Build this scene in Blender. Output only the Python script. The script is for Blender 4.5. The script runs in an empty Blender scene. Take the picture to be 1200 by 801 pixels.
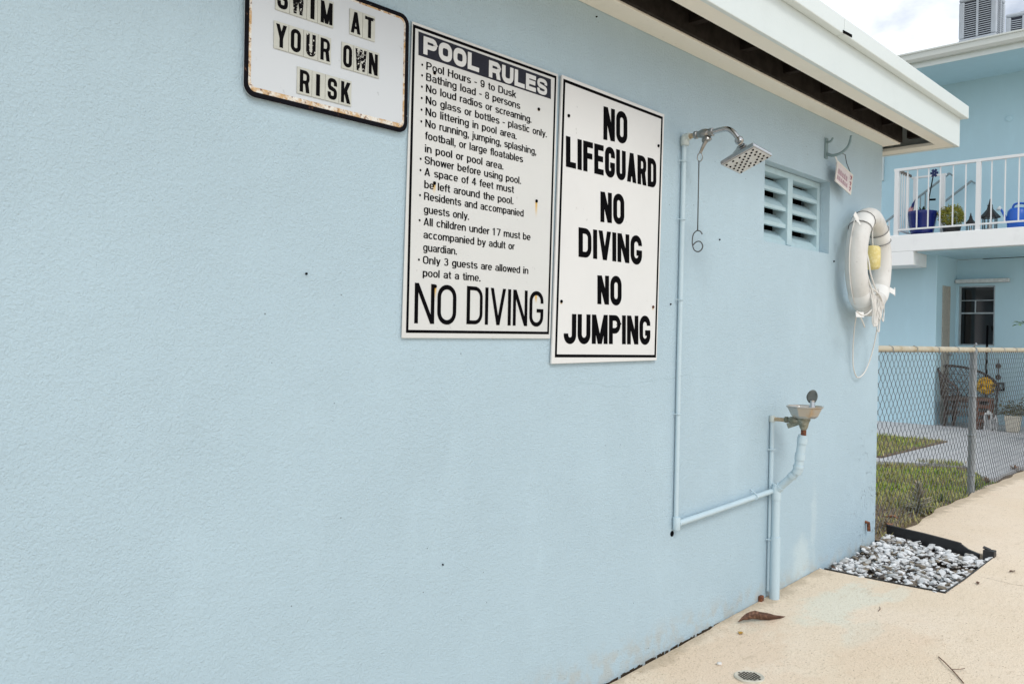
import bpy, math, random
from mathutils import Vector
random.seed(7)
R = math.radians
scn = bpy.context.scene
col = scn.collection

# ------------------------------------------------------------------ camera
cam_d = bpy.data.cameras.new('camera'); cam = bpy.data.objects.new('camera', cam_d); col.objects.link(cam)
YAW, PITCH, ROLL, FPX = R(43.69510815), R(-0.2636474), R(1.02278453), 982.21
fw = Vector((math.cos(PITCH)*math.cos(YAW), math.cos(PITCH)*math.sin(YAW), math.sin(PITCH)))
rt = Vector((math.sin(YAW), -math.cos(YAW), 0)); up = rt.cross(fw)
r2 = math.cos(ROLL)*rt + math.sin(ROLL)*up; u2 = -math.sin(ROLL)*rt + math.cos(ROLL)*up
from mathutils import Matrix
M = Matrix((r2, u2, -fw)).transposed().to_4x4(); M.translation = Vector((0, -1.9, 1.25))
cam.matrix_world = M
cam_d.sensor_width = 36; cam_d.lens = FPX/1200*36; cam_d.clip_start = .05; cam_d.clip_end = 2000
scn.camera = cam

# ------------------------------------------------------------------ sky, sun, exposure
SUN_EL = R(46); SUN_AZ = Vector((-0.42, -0.90, 0)).normalized()
world = bpy.data.worlds.new('World'); scn.world = world; world.use_nodes = True
nt = world.node_tree; nt.nodes.clear(); N = nt.nodes.new; Lk = nt.links.new
sky = N('ShaderNodeTexSky'); sky.sky_type = 'NISHITA'; sky.sun_disc = False
sky.sun_elevation = SUN_EL; sky.sun_rotation = math.atan2(SUN_AZ.x, SUN_AZ.y); sky.dust_density = 2.0
tc = N('ShaderNodeTexCoord'); mp = N('ShaderNodeMapping'); mp.inputs['Scale'].default_value = (1, 1, 1.8)
cn = N('ShaderNodeTexNoise'); cn.inputs['Scale'].default_value = 3.1; cn.inputs['Detail'].default_value = 7; cn.inputs['Roughness'].default_value = .56
cr = N('ShaderNodeValToRGB'); cr.color_ramp.elements[0].position = .31; cr.color_ramp.elements[1].position = .48
cr.color_ramp.elements[0].color = (0.12, .12, .12, 1)
cc = N('ShaderNodeMixRGB'); cc.inputs[2].default_value = (9.6, 10.0, 10.6, 1)
bg = N('ShaderNodeBackground'); bg.inputs['Strength'].default_value = 0.12
out = N('ShaderNodeOutputWorld')
Lk(tc.outputs['Generated'], mp.inputs[0]); Lk(mp.outputs[0], cn.inputs['Vector']); Lk(cn.outputs['Fac'], cr.inputs[0])
Lk(cr.outputs[0], cc.inputs[0]); Lk(sky.outputs[0], cc.inputs[1]); Lk(cc.outputs[0], bg.inputs['Color']); Lk(bg.outputs[0], out.inputs[0])
sd = bpy.data.lights.new('sun', 'SUN'); sd.energy = 1.3; sd.angle = R(18); sd.color = (1, .96, .90)
so = bpy.data.objects.new('sun', sd); col.objects.link(so)
sv = Vector((SUN_AZ.x*math.cos(SUN_EL), SUN_AZ.y*math.cos(SUN_EL), math.sin(SUN_EL)))
so.rotation_euler = sv.to_track_quat('Z', 'Y').to_euler(); so.location = (3, -8, 12)
vs = scn.view_settings; vs.view_transform = 'Standard'; vs.look = 'None'; vs.exposure = 0.0; vs.gamma = 1; vs.use_curve_mapping = False

# ------------------------------------------------------------------ materials
class MT:
    """small node helper"""
    def __init__(s, name, rough=.7, metal=0.0, color=(.5, .5, .5), spec=.5):
        s.m = bpy.data.materials.new(name); s.m.use_nodes = True; s.t = s.m.node_tree
        s.b = s.t.nodes['Principled BSDF']; s.b.inputs['Roughness'].default_value = rough
        s.b.inputs['Metallic'].default_value = metal; s.b.inputs['Base Color'].default_value = (*color, 1)
        s.b.inputs['Specular IOR Level'].default_value = spec
        s._c = None; s.h = None; s.col = None; s.base = color
    def n(s, t): return s.t.nodes.new(t)
    def l(s, a, b): s.t.links.new(a, b)
    def co(s):
        if s._c is None: s._c = s.n('ShaderNodeTexCoord').outputs['Object']
        return s._c
    def noise(s, scale, detail=4, rough=.55, stretch=(1, 1, 1), off=(0, 0, 0)):
        m = s.n('ShaderNodeMapping'); m.inputs['Scale'].default_value = stretch; m.inputs['Location'].default_value = off
        s.l(s.co(), m.inputs[0]); t = s.n('ShaderNodeTexNoise'); t.inputs['Scale'].default_value = scale
        t.inputs['Detail'].default_value = detail; t.inputs['Roughness'].default_value = rough
        s.l(m.outputs[0], t.inputs['Vector']); return t.outputs['Fac']
    def voro(s, scale, feature='F1', rnd=1, stretch=(1, 1, 1)):
        m = s.n('ShaderNodeMapping'); m.inputs['Scale'].default_value = stretch; s.l(s.co(), m.inputs[0])
        t = s.n('ShaderNodeTexVoronoi'); t.feature = feature; t.inputs['Scale'].default_value = scale; t.inputs['Randomness'].default_value = rnd
        s.l(m.outputs[0], t.inputs['Vector']); return t.outputs['Distance']
    def island(s):
        return s.n('ShaderNodeNewGeometry').outputs['Random Per Island']
    def ramp(s, fac, lo, hi, a=0.0, b=1.0):
        r = s.n('ShaderNodeMapRange'); r.inputs['From Min'].default_value = lo; r.inputs['From Max'].default_value = hi
        r.inputs['To Min'].default_value = a; r.inputs['To Max'].default_value = b; r.interpolation_type = 'SMOOTHSTEP'
        s.l(fac, r.inputs['Value']); return r.outputs[0]
    def math(s, op, a, b=None):
        m = s.n('ShaderNodeMath'); m.operation = op
        for i, v in enumerate((a, b)):
            if v is None: continue
            if isinstance(v, (int, float)): m.inputs[i].default_value = v
            else: s.l(v, m.inputs[i])
        return m.outputs[0]
    def axis(s, k):
        x = s.n('ShaderNodeSeparateXYZ'); s.l(s.co(), x.inputs[0]); return x.outputs[k]
    def mix(s, fac, color, amt=1.0):
        """lay color over what is there, by mask fac"""
        m = s.n('ShaderNodeMixRGB'); m.inputs[2].default_value = (*color, 1)
        if s.col is None: m.inputs[1].default_value = (*s.base, 1)
        else: s.l(s.col, m.inputs[1])
        if amt != 1.0: fac = s.math('MULTIPLY', fac, amt)
        s.l(fac, m.inputs[0]); s.col = m.outputs[0]; s.l(s.col, s.b.inputs['Base Color']); return s
    def cramp(s, fac, stops):
        r = s.n('ShaderNodeValToRGB'); e = r.color_ramp.elements
        while len(e) < len(stops): e.new(.5)
        for i, (p, c) in enumerate(stops): e[i].position = p; e[i].color = (*c, 1)
        s.l(fac, r.inputs[0]); s.col = r.outputs[0]; s.l(s.col, s.b.inputs['Base Color']); return s
    def bump(s, fac, dist=.002, strength=1.0):
        b = s.n('ShaderNodeBump'); b.inputs['Distance'].default_value = dist; b.inputs['Strength'].default_value = strength
        s.l(fac, b.inputs['Height'])
        if s.h is not None: s.l(s.h, b.inputs['Normal'])
        s.h = b.outputs[0]; s.l(s.h, s.b.inputs['Normal']); return s
    def blob(s, x, z, rx, rz, nz=None):
        """soft elliptical stain in the wall plane"""
        dx = s.math('DIVIDE', s.math('SUBTRACT', s.axis(0), x), rx); dz = s.math('DIVIDE', s.math('SUBTRACT', s.axis(2), z), rz)
        d = s.math('SQRT', s.math('ADD', s.math('MULTIPLY', dx, dx), s.math('MULTIPLY', dz, dz)))
        if nz is not None: d = s.math('ADD', d, s.math('MULTIPLY', s.math('SUBTRACT', nz, .5), 1.6))
        return s.ramp(d, 1.0, .25)

BLUE = (.432, .566, .645)
def stucco(name, color=BLUE, fine=True, marks=False):
    t = MT(name, .62, color=color, spec=.3)
    big = t.noise(.9, 5, .6); t.mix(t.ramp(big, .35, .7), tuple(c*.965 for c in color), .7)
    t.mix(t.ramp(t.noise(5, 6, .65, (1, 1, .35)), .45, .75), tuple(min(1, c*1.06+.01) for c in color), .5)
    if fine:
        n1 = t.noise(230, 4, .62, (1, 1, .9)); n2 = t.noise(110, 4, .62, (1, 1, .85)); n3 = t.noise(9, 3, .5)
        sm = t.ramp(t.noise(2.1, 2), .3, .7, .8, 1.0)
        h = t.math('ADD', t.math('MULTIPLY', n1, .7), t.math('MULTIPLY', n2, .9))
        t.bump(t.math('MULTIPLY', h, sm), .0050, 1.0); t.bump(n3, .008, .5)
    if marks:
        # pitted, flaking area at the foot of the wall near the corner
        zone = t.math('MULTIPLY', t.ramp(t.axis(2), .95, .35), t.ramp(t.axis(0), 3.55, 4.5))
        pit = t.math('MULTIPLY', t.ramp(t.noise(60, 5, .7, (1, 1, .7)), .57, .63), t.ramp(t.noise(7, 4), .42, .58))
        pm = t.math('MULTIPLY', pit, zone)
        t.mix(pm, (.15, .20, .23), .9); t.bump(t.math('MULTIPLY', pm, -1), .006, 1)
        # efflorescence and damp marks
        nz = t.noise(9, 5, .65)
        t.mix(t.blob(3.2, .13, .17, .17, nz), (.60, .70, .72), .6)
        t.mix(t.blob(3.33, .30, .05, .28, nz), (.55, .66, .70), .5)
        t.mix(t.blob(4.9, .20, .55, .035, nz), (.30, .40, .44), .45)
        t.mix(t.blob(5.06, .165, .035, .085, nz), (.16, .10, .05), .9)
        t.mix(t.math('MULTIPLY', t.ramp(t.axis(2), .14, .03), t.ramp(t.noise(14, 4), .4, .62)), (.46, .44, .38), .45)
        # small dark specks and old nail marks
        t.mix(t.math('MULTIPLY', t.ramp(t.voro(17), .046, .032), t.ramp(t.noise(1.3, 2), .52, .6)), (.10, .12, .13), .8)
        # hairline crack
        w = t.math('ADD', t.axis(2), t.math('MULTIPLY', t.noise(3, 4), -.22))
        t.mix(t.math('MULTIPLY', t.math('MULTIPLY', t.ramp(t.math('ABSOLUTE', t.math('SUBTRACT', w, .98)), .0022, .0008), t.ramp(t.axis(0), 1.2, 1.5)), t.ramp(t.axis(0), 2.4, 2.0)), (.30, .42, .47), .45)
    return t.m
def painted(name, color, rough=.45, dirt=.25, bump=.0008):
    t = MT(name, rough, color=color)
    t.mix(t.ramp(t.noise(4, 6, .65), .5, .8), tuple(c*.72 for c in color), dirt)
    t.mix(t.ramp(t.noise(60, 3), .66, .74), tuple(c*.55 for c in color), dirt*.7)
    t.bump(t.noise(90, 3), bump, .6); return t.m
def plain(name, color, rough=.6, metal=0.0, var=.12, scale=20, spec=.5):
    t = MT(name, rough, metal, color, spec); t.mix(t.ramp(t.noise(scale, 4), .35, .7), tuple(c*(1-var*2) for c in color), .7); return t.m

m_wall = stucco('blue_stucco', marks=True)
m_nb = stucco('neighbour_blue_stucco', (.465, .665, .75), fine=False)
m_slabw = painted('white_painted_concrete', (.84, .86, .86), .6, .28)
m_white = painted('white_painted_wood', (.62, .69, .695), .5, .14)
m_cream = painted('cream_painted_wood', (.80, .78, .70), .6, .35)
m_flash = painted('white_metal_flashing', (.65, .715, .715), .35, .12)
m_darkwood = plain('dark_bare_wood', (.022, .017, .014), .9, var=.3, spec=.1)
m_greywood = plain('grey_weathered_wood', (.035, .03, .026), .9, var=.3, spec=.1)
m_black = plain('black_paint', (.004, .004, .005), .8, var=.1, spec=.02)
m_blackpl = plain('black_plastic', (.018, .018, .02), .5, var=.2)
m_navy = plain('navy_ink', (.020, .022, .034), .6, var=.15, spec=.15)
m_trim = plain('pale_blue_trim_paint', (.43, .58, .63), .5, var=.05)
m_pipe = painted('pale_blue_pipe_paint', (.47, .595, .66), .5, .32)
m_dirtypipe = painted('dirty_pale_pipe', (.50, .56, .54), .5, .6)
m_chrome = MT('chrome', .16, 1, (.46, .47, .48)).m
t = MT('weathered_chrome', .34, 1, (.33, .33, .32)); t.mix(t.ramp(t.noise(60, 4), .5, .7), (.24, .22, .18), .7); m_oldchrome = t.m
t = MT('corroded_brass', .55, .6, (.30, .30, .24)); t.mix(t.ramp(t.noise(45, 5), .42, .6), (.16, .17, .13), .9); t.mix(t.ramp(t.noise(70, 4, .6, (1, 1, 1), (3, 1, 2)), .58, .68), (.40, .46, .42), .8); m_valve = t.m
t = MT('stainless_bowl', .3, .8, (.47, .46, .43)); t.mix(t.ramp(t.noise(16, 5), .45, .7), (.46, .33, .19), .85); m_bowl = t.m
t = MT('rust', .9, 0, (.20, .065, .025)); t.mix(t.ramp(t.noise(80, 4), .4, .6), (.07, .03, .02)); m_rust = t.m
m_tan = plain('tan_fitting', (.45, .36, .24), .7, var=.25, scale=60)
t = MT('galvanised_steel', .42, .5, (.29, .32, .34)); t.mix(t.ramp(t.noise(14, 4), .4, .7), (.20, .23, .25), .7); m_galv = t.m
t = MT('galvanised_wire', .55, .2, (.095, .105, .112)); t.mix(t.ramp(t.noise(3, 3), .4, .65), (.055, .062, .07), .7); m_wire = t.m
t = MT('stained_top_rail', .6, .1, (.50, .45, .345)); t.mix(t.ramp(t.noise(8, 5, .6), .48, .66), (.36, .28, .16), .8); t.mix(t.ramp(t.noise(30, 4), .6, .7), (.60, .57, .48), .7); m_rail = t.m
t = MT('ring_vinyl', .5, 0, (.66, .66, .64)); t.mix(t.ramp(t.noise(5, 5, .6), .42, .7), (.50, .49, .46), .8); t.mix(t.ramp(t.noise(26, 5, .65), .6, .74), (.33, .31, .27), .55); t.bump(t.noise(40, 3), .002, .5); m_ring = t.m
m_strap = painted('white_strap_webbing', (.74, .75, .74), .7, .35)
t = MT('white_rope', .85, 0, (.68, .67, .64)); t.bump(t.noise(300, 2, .5, (1, 1, .3)), .002, .8); m_rope = t.m
t = MT('yellow_foam', .75, 0, (.66, .56, .22)); t.mix(t.ramp(t.noise(55, 3), .45, .65), (.74, .66, .36), .8); t.bump(t.noise(70, 3), .004, .7); m_foam = t.m

# concrete of the pool deck
t = MT('tan_pool_deck_concrete', .82, 0, (.74, .62, .475), .3)
t.mix(t.ramp(t.noise(1.1, 5, .6), .38, .68), (.78, .67, .54), .9)
def dblob(t, x, y, rx, ry, nz):
    dx = t.math('DIVIDE', t.math('SUBTRACT', t.axis(0), x), rx); dy = t.math('DIVIDE', t.math('SUBTRACT', t.axis(1), y), ry)
    d = t.math('SQRT', t.math('ADD', t.math('MULTIPLY', dx, dx), t.math('MULTIPLY', dy, dy)))
    return t.ramp(t.math('ADD', d, t.math('MULTIPLY', t.math('SUBTRACT', nz, .5), 2.2)), 1.0, .55)
dn = t.noise(5, 6, .7)
for bx_, by_, rx_, ry_, am in ((3.95, -.30, .42, .16, .8), (3.62, -.52, .22, .07, .6), (3.40, -.12, .14, .07, .6), (4.25, -.45, .16, .06, .5)): t.mix(dblob(t, bx_, by_, rx_, ry_, dn), (.70, .69, .585), am)
for bx_, by_, rx_, ry_, am in ((3.02, -.20, .55, .22, .55), (3.55, -.65, .4, .2, .35), (2.85, -.6, .35, .25, .35)): t.mix(dblob(t, bx_, by_, rx_, ry_, dn), (.70, .545, .40), am)
t.mix(t.ramp(t.noise(3.1, 6, .7, (1, 1, 1), (9, 5, 0)), .54, .70), (.74, .59, .45), .5)
t.mix(t.ramp(t.noise(7, 6, .72, (1, 2.2, 1)), .57, .72), (.52, .42, .30), .5)
t.mix(t.ramp(t.noise(120, 5, .72), .55, .66), (.42, .33, .22), .8)
t.mix(t.math('MULTIPLY', t.ramp(t.noise(70, 5, .7), .56, .64), t.ramp(t.axis(1), -.28, -.02)), (.38, .28, .16), .6)
t.mix(t.math('MULTIPLY', t.ramp(t.voro(26), .075, .05), t.ramp(t.noise(2.7, 2), .42, .55)), (.10, .07, .05), 1.0)
t.mix(t.math('MULTIPLY', t.ramp(t.noise(42, 5, .7, (1, 2.6, 1)), .59, .67), t.ramp(t.noise(3.3, 3), .45, .6)), (.33, .25, .17), .6)
# dirt along the foot of the wall
wl = t.math('ADD', t.axis(1), t.math('MULTIPLY', t.math('SUBTRACT', t.noise(11, 5), .5), .22))
t.mix(t.ramp(wl, -.09, -.005), (.34, .27, .18), .55)
ck = t.math('ABSOLUTE', t.math('SUBTRACT', t.math('ADD', t.axis(0), t.math('MULTIPLY', t.noise(4, 5), .25)), 4.93))
t.mix(t.math('MULTIPLY', t.ramp(ck, .004, .0012), t.ramp(t.axis(1), -.64, -.7)), (.25, .2, .15), .7)
t.bump(t.noise(110, 5, .65), .005, .9); t.bump(t.noise(12, 4, .6, (1, 2.5, 1)), .006, .5)
m_deck = t.m
t = MT('soil', .95, 0, (.17, .125, .085), .2); t.mix(t.ramp(t.noise(7, 5), .4, .65), (.27, .215, .15), .8); t.mix(t.ramp(t.noise(60, 4), .5, .65), (.07, .05, .035), .7); t.bump(t.noise(40, 5), .02, .9); m_soil = t.m
t = MT('bed_soil', .95, 0, (.055, .042, .032), .2); t.bump(t.noise(60, 5), .02, .9); m_bed = t.m
t = MT('grey_patio_concrete', .6, 0, (.47, .475, .49), .4); t.mix(t.ramp(t.noise(3, 5, .6), .4, .7), (.38, .385, .40), .8); t.mix(t.ramp(t.noise(60, 3), .56, .7), (.54, .545, .55), .5); t.bump(t.noise(60, 4), .003, .5); m_patio = t.m
t = MT('far_lawn', .95, 0, (.055, .085, .025), .2); t.mix(t.ramp(t.noise(2, 5), .4, .65), (.10, .105, .045), .8); m_land = t.m

def leafmat(name, stops, rough=.6, trans=.25):
    t = MT(name, rough, spec=.3); t.cramp(t.island(), stops); return t.m
t = MT('grass_blades', .65, 0, (.1, .1, .1), .25)
t.cramp(t.island(), [(0, (.12, .21, .02)), (.35, (.23, .37, .035)), (.62, (.33, .44, .06)), (.82, (.48, .46, .13)), (1, (.52, .43, .22))])
dry = t.math('MULTIPLY', t.ramp(t.noise(2.6, 4, .6), .40, .60), .75)
near = t.ramp(t.math('ADD', t.axis(0), t.math('MULTIPLY', t.noise(5, 3), -1.0)), 6.3, 5.5)
t.mix(t.math('MAXIMUM', dry, near), (.40, .31, .18), .62); m_grass = t.m
t = MT('marble_chips', .6, 0, (.6, .6, .6))
t.cramp(t.island(), [(0, (.76, .77, .78)), (.5, (.62, .63, .64)), (.74, (.44, .44, .43)), (.86, (.22, .18, .13)), (1, (.06, .05, .045))]); t.bump(t.noise(50, 4), .004, .6); m_stone = t.m

# ------------------------------------------------------------------ mesh builder
OFF = {}
class MB:
    def __init__(s): s.v = []; s.f = []
    def add(s, vs, fs):
        o = len(s.v); s.v += [tuple(p) for p in vs]; s.f += [tuple(i+o for i in f) for f in fs]; return s
    def box(s, x0, x1, y0, y1, z0, z1):
        return s.add([(x0,y0,z0),(x1,y0,z0),(x1,y1,z0),(x0,y1,z0),(x0,y0,z1),(x1,y0,z1),(x1,y1,z1),(x0,y1,z1)],
                     [(3,2,1,0),(4,5,6,7),(0,1,5,4),(1,2,6,5),(2,3,7,6),(3,0,4,7)])
    def obox(s, c, ax, ay, az, hx, hy, hz):
        c = Vector(c); ax, ay, az = (Vector(a).normalized() for a in (ax, ay, az)); vs = []
        for k in (-1, 1):
            for i, j in ((-1,-1),(1,-1),(1,1),(-1,1)): vs.append(c+ax*hx*i+ay*hy*j+az*hz*k)
        return s.add(vs, [(3,2,1,0),(4,5,6,7),(0,1,5,4),(1,2,6,5),(2,3,7,6),(3,0,4,7)])
    def tube(s, pts, r, seg=10, closed=False, cap=True, smooth=0):
        P = [Vector(p) for p in pts]
        if smooth: P = catmull(P, smooth, closed)
        n = len(P); rr = r if isinstance(r, (list, tuple)) else None
        T = []
        for i in range(n):
            a = P[i-1] if (i or closed) else P[0]; b = P[(i+1) % n] if (i < n-1 or closed) else P[-1]
            d = (b-a); T.append(d.normalized() if d.length > 1e-9 else Vector((0,0,1)))
        ref = Vector((0,0,1)) if abs(T[0].z) < .9 else Vector((1,0,0))
        nn = (ref - T[0]*ref.dot(T[0])).normalized(); vs = []
        for i in range(n):
            nn = (nn - T[i]*nn.dot(T[i]))
            nn = nn.normalized() if nn.length > 1e-6 else T[i].orthogonal().normalized()
            bb = T[i].cross(nn)
            ri = rr[min(len(rr)-1, round(i*(len(rr)-1)/max(1, n-1)))] if rr else r
            for k in range(seg):
                a = 2*math.pi*k/seg; vs.append(P[i]+(nn*math.cos(a)+bb*math.sin(a))*ri)
        fs = []
        for i in range(n if closed else n-1):
            j = (i+1) % n
            for k in range(seg): fs.append((i*seg+k, i*seg+(k+1) % seg, j*seg+(k+1) % seg, j*seg+k))
        if cap and not closed:
            fs.append(tuple(range(seg-1, -1, -1))); fs.append(tuple((n-1)*seg+k for k in range(seg)))
        return s.add(vs, fs)
    def lathe(s, prof, c, seg=24, axis=(0,0,1), close=False):
        c = Vector(c); az = Vector(axis).normalized(); ax = az.orthogonal().normalized(); ay = az.cross(ax)
        vs = []
        for r, h in prof:
            for k in range(seg):
                a = 2*math.pi*k/seg; vs.append(c+az*h+(ax*math.cos(a)+ay*math.sin(a))*r)
        n = len(prof); fs = []
        for i in range(n-1):
            for k in range(seg): fs.append((i*seg+k, i*seg+(k+1) % seg, (i+1)*seg+(k+1) % seg, (i+1)*seg+k))
        fs.append(tuple(range(seg-1, -1, -1))); fs.append(tuple((n-1)*seg+k for k in range(seg)))
        return s.add(vs, fs)
    def prism(s, poly, y0, y1):
        """polygon in the x-z plane, extruded from y0 (front) to y1"""
        n = len(poly); vs = [(x, y0, z) for x, z in poly]+[(x, y1, z) for x, z in poly]
        fs = [tuple(range(n)), tuple(range(2*n-1, n-1, -1))]+[(i, i+n, (i+1) % n+n, (i+1) % n) for i in range(n)]
        return s.add(vs, fs)
    def slab(s, poly, z0, z1):
        n = len(poly); g = (lambda z, p: z(p[0]) if callable(z) else z)
        vs = [(x, y, g(z0, (x, y))) for x, y in poly]+[(x, y, g(z1, (x, y))) for x, y in poly]
        fs = [tuple(range(n-1, -1, -1)), tuple(range(n, 2*n))]+[(i, (i+1) % n, (i+1) % n+n, i+n) for i in range(n)]
        return s.add(vs, fs)
    def build(s, name, mat, parent=None, smooth=False, bevel=0):
        off = OFF.get(parent.name, Vector()) if parent else Vector()
        me = bpy.data.meshes.new(name); me.from_pydata([Vector(p)-off for p in s.v], [], s.f); me.update()
        if mat: me.materials.append(mat)
        if smooth:
            me.polygons.foreach_set('use_smooth', [True]*len(me.polygons))
        o = bpy.data.objects.new(name, me); col.objects.link(o)
        if smooth == 'auto':
            md = o.modifiers.new('edge', 'EDGE_SPLIT'); md.split_angle = R(40)
        if bevel:
            b = o.modifiers.new('bevel', 'BEVEL'); b.width = bevel; b.segments = 2; b.limit_method = 'ANGLE'; b.angle_limit = R(40)
        if parent:
            o.parent = parent; OFF[o.name] = off
        return o
def catmull(P, n, closed=False):
    out = []; m = len(P)
    for i in range(m if closed else m-1):
        p0 = P[(i-1) % m] if (closed or i) else P[0]; p1 = P[i]; p2 = P[(i+1) % m]; p3 = P[(i+2) % m] if (closed or i+2 < m) else P[-1]
        for k in range(n):
            t = k/n; out.append(.5*((2*p1)+(p2-p0)*t+(2*p0-5*p1+4*p2-p3)*t*t+(3*p1-p0-3*p2+p3)*t**3))
    if not closed: out.append(P[-1])
    return out
def tag(o, label=None, cat=None, group=None, kind=None):
    if label: o['label'] = label
    if cat: o['category'] = cat
    if group: o['group'] = group
    if kind: o['kind'] = kind
    return o
def thing(name, label, cat, loc, group=None):
    o = bpy.data.objects.new(name, None); col.objects.link(o); o.location = loc; o.empty_display_size = .1
    OFF[o.name] = Vector(loc); return tag(o, label, cat, group)
def gz(x): return -.039+(min(max(x, .5), 5.35)-2.537)*.0446
def bx(*a): return MB().box(*a)
def arc(cx, cz, r, a0, a1, n=8): return [(cx+r*math.cos(R(a0+(a1-a0)*i/n)), cz+r*math.sin(R(a0+(a1-a0)*i/n))) for i in range(n+1)]
def rrect(x0, x1, z0, z1, r, n=6):
    return arc(x1-r, z0+r, r, -90, 0, n)+arc(x1-r, z1-r, r, 0, 90, n)+arc(x0+r, z1-r, r, 90, 180, n)+arc(x0+r, z0+r, r, 180, 270, n)
def ringprism(mb, outer, inner, y0, y1):
    n = len(outer)
    vs = [(x, y0, z) for x, z in outer]+[(x, y0, z) for x, z in inner]+[(x, y1, z) for x, z in outer]+[(x, y1, z) for x, z in inner]; fs = []
    for i in range(n):
        j = (i+1) % n
        fs += [(i, j, n+j, n+i), (i, 2*n+i, 2*n+j, j), (n+i, n+j, 3*n+j, 3*n+i)]
    return mb.add(vs, fs)

# ------------------------------------------------------------------ ground
tag(bx(-160, 200, -160, 160, -1.0, -.16).build('ground', m_land), kind='structure')
def edge(x): return -.06+.062*min(1, max(0, (x-5.45)/.9))+.045*min(1, max(0, (x-6.3)/1.2))+.012*math.sin(x*5.1)+.009*math.sin(x*13.7+1)
w = MB()
def deckcell(poly): w.slab(poly, -.3, gz)
for x0, x1 in ((-40, .5), (.5, 4.405)):
    xs = [x0] if x0 < 0 else [x0+i*.06 for i in range(int((x1-x0)/.06)+1)]
    if xs[-1] < x1: xs.append(x1)
    for a, b in zip(xs, xs[1:]):
        ya, yb = (((-.012 if q < 3.3 else -.0012)-.003*abs(math.sin(q*9)*math.sin(q*23+1))-.002*math.sin(q*57)**2 if q > .4 else -.01) for q in (a, b))
        deckcell([(a, -60), (b, -60), (b, yb), (a, ya)])
deckcell([(4.405, -60), (5.3, -60), (5.24, -.636), (4.42, -.626)])
deckcell([(4.405, -60), (4.42, -.626), (4.405, .0)]); 
xs = [5.3+i*.05 for i in range(170)]
for a, b in zip(xs, xs[1:]):
    la, lb = ((-.3 if q < 5.36 else edge(q)) for q in (a, b))
    if a < 5.42: la = -.636+ (a-5.24)*4.4 if a < 5.38 else edge(a)
    if b < 5.42: lb = -.636+ (b-5.24)*4.4 if b < 5.38 else edge(b)
    deckcell([(a, -60), (b, -60), (b, lb), (a, la)])
deckcell([(5.24, -.636), (5.3, -60), (5.3, -.372)])
deckcell([(xs[-1], -60), (60, -60), (60, .1), (xs[-1], .1)])
tag(w.build('pool_deck', m_deck), kind='structure')
tag(MB().slab([(4.38, -.66), (5.5, -.66), (5.5, .1), (4.38, .1)], -.28, lambda x: gz(x)-.035).build('bed_soil', m_bed), kind='structure')
jt = MB()
for i in range(60):
    a, b = .5+i*.05, .55+i*.05; jt.slab([(a, -.03), (b, -.03), (b, -.0005), (a, -.0005)], -.2, lambda x: gz(x)-.022)
tag(jt.build('soil', plain('painted_joint_shade', (.035, .028, .02), .95, spec=.05)), kind='structure')  # near-black strip, its colour stands in for shade down the open wall joint
l = MB(); random.seed(5)
def ltop(x, y): return .062+.018*math.sin(x*3+y*2)*math.sin(y*4.3)+.008*math.sin(x*11+y*7)
nx, ny = 56, 40
gx = [5.21+i*(9.2-5.21)/nx for i in range(nx+1)]; gy = [-.08+j*(6.5+.08)/ny for j in range(ny+1)]
l.add([(x, y, ltop(x, y)) for y in gy for x in gx], [(j*(nx+1)+i, j*(nx+1)+i+1, (j+1)*(nx+1)+i+1, (j+1)*(nx+1)+i) for j in range(ny) for i in range(nx)])
tag(l.build('lawn', m_soil, smooth=True), kind='structure')
tag(MB().slab([(8.80, 1.27), (10.93, 1.26), (10.95, 6.6), (8.80, 6.6)], -.1, .108).build('lawn_patch', m_soil), kind='structure')
pt = MB()
pt.slab([(8.12, .11), (15, .11), (15, 1.262), (8.80, 1.262), (8.52, 1.24), (8.96, .54)], -.15, .094)
pt.slab([(8.54, 1.262), (8.80, 1.262), (8.80, 6.6), (8.54, 6.6)], -.15, .094)
pt.slab([(10.94, 1.262), (15, 1.262), (15, 6.6), (10.95, 6.6)], -.15, .094)
tag(pt.build('patio', m_patio), kind='structure')

# ------------------------------------------------------------------ pool building
def wall_holes(mb, x0, x1, z0, z1, holes, yf, depth, seg=None):
    """front face at y=yf with rectangular holes and reveals going to yf+depth"""
    xs = sorted({x0, x1, *[h[0] for h in holes], *[h[1] for h in holes]}); zs = sorted({z0, z1, *[h[2] for h in holes], *[h[3] for h in holes]})
    for a, b in zip(xs, xs[1:]):
        for c, d in zip(zs, zs[1:]):
            if any(h[0] <= a and b <= h[1] and h[2] <= c and d <= h[3] for h in holes): continue
            mb.add([(a, yf, c), (b, yf, c), (b, yf, d), (a, yf, d)], [(0, 1, 2, 3)])
    for a, b, c, d in holes:
        q = yf+depth
        mb.add([(a, yf, c), (b, yf, c), (b, yf, d), (a, yf, d), (a, q, c), (b, q, c), (b, q, d), (a, q, d)], [(0, 4, 5, 1), (1, 5, 6, 2), (2, 6, 7, 3), (3, 7, 4, 0)])
    return mb
pb = thing('pool_building', 'low pale blue stucco pool building with white eave, carrying the three notice signs', 'building', (1, 2, 0))
w = MB(); WX = 5.212; ch = .014
wall_holes(w, -5, WX-ch, -.3, 2.62, [(3.71, 4.455, 1.735, 2.122)], 0, .16)
ac_ = [(WX-ch+ch*math.sin(R(a)), ch-ch*math.cos(R(a))) for a in range(0, 91, 15)]
for (xa, ya), (xb, yb) in zip(ac_, ac_[1:]): w.add([(xa, ya, -.3), (xb, yb, -.3), (xb, yb, 2.62), (xa, ya, 2.62)], [(0, 1, 2, 3)])
w.add([(WX, ch, -.3), (WX, 4, -.3), (WX, 4, 2.62), (WX, ch, 2.62)], [(0, 1, 2, 3)])
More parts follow.
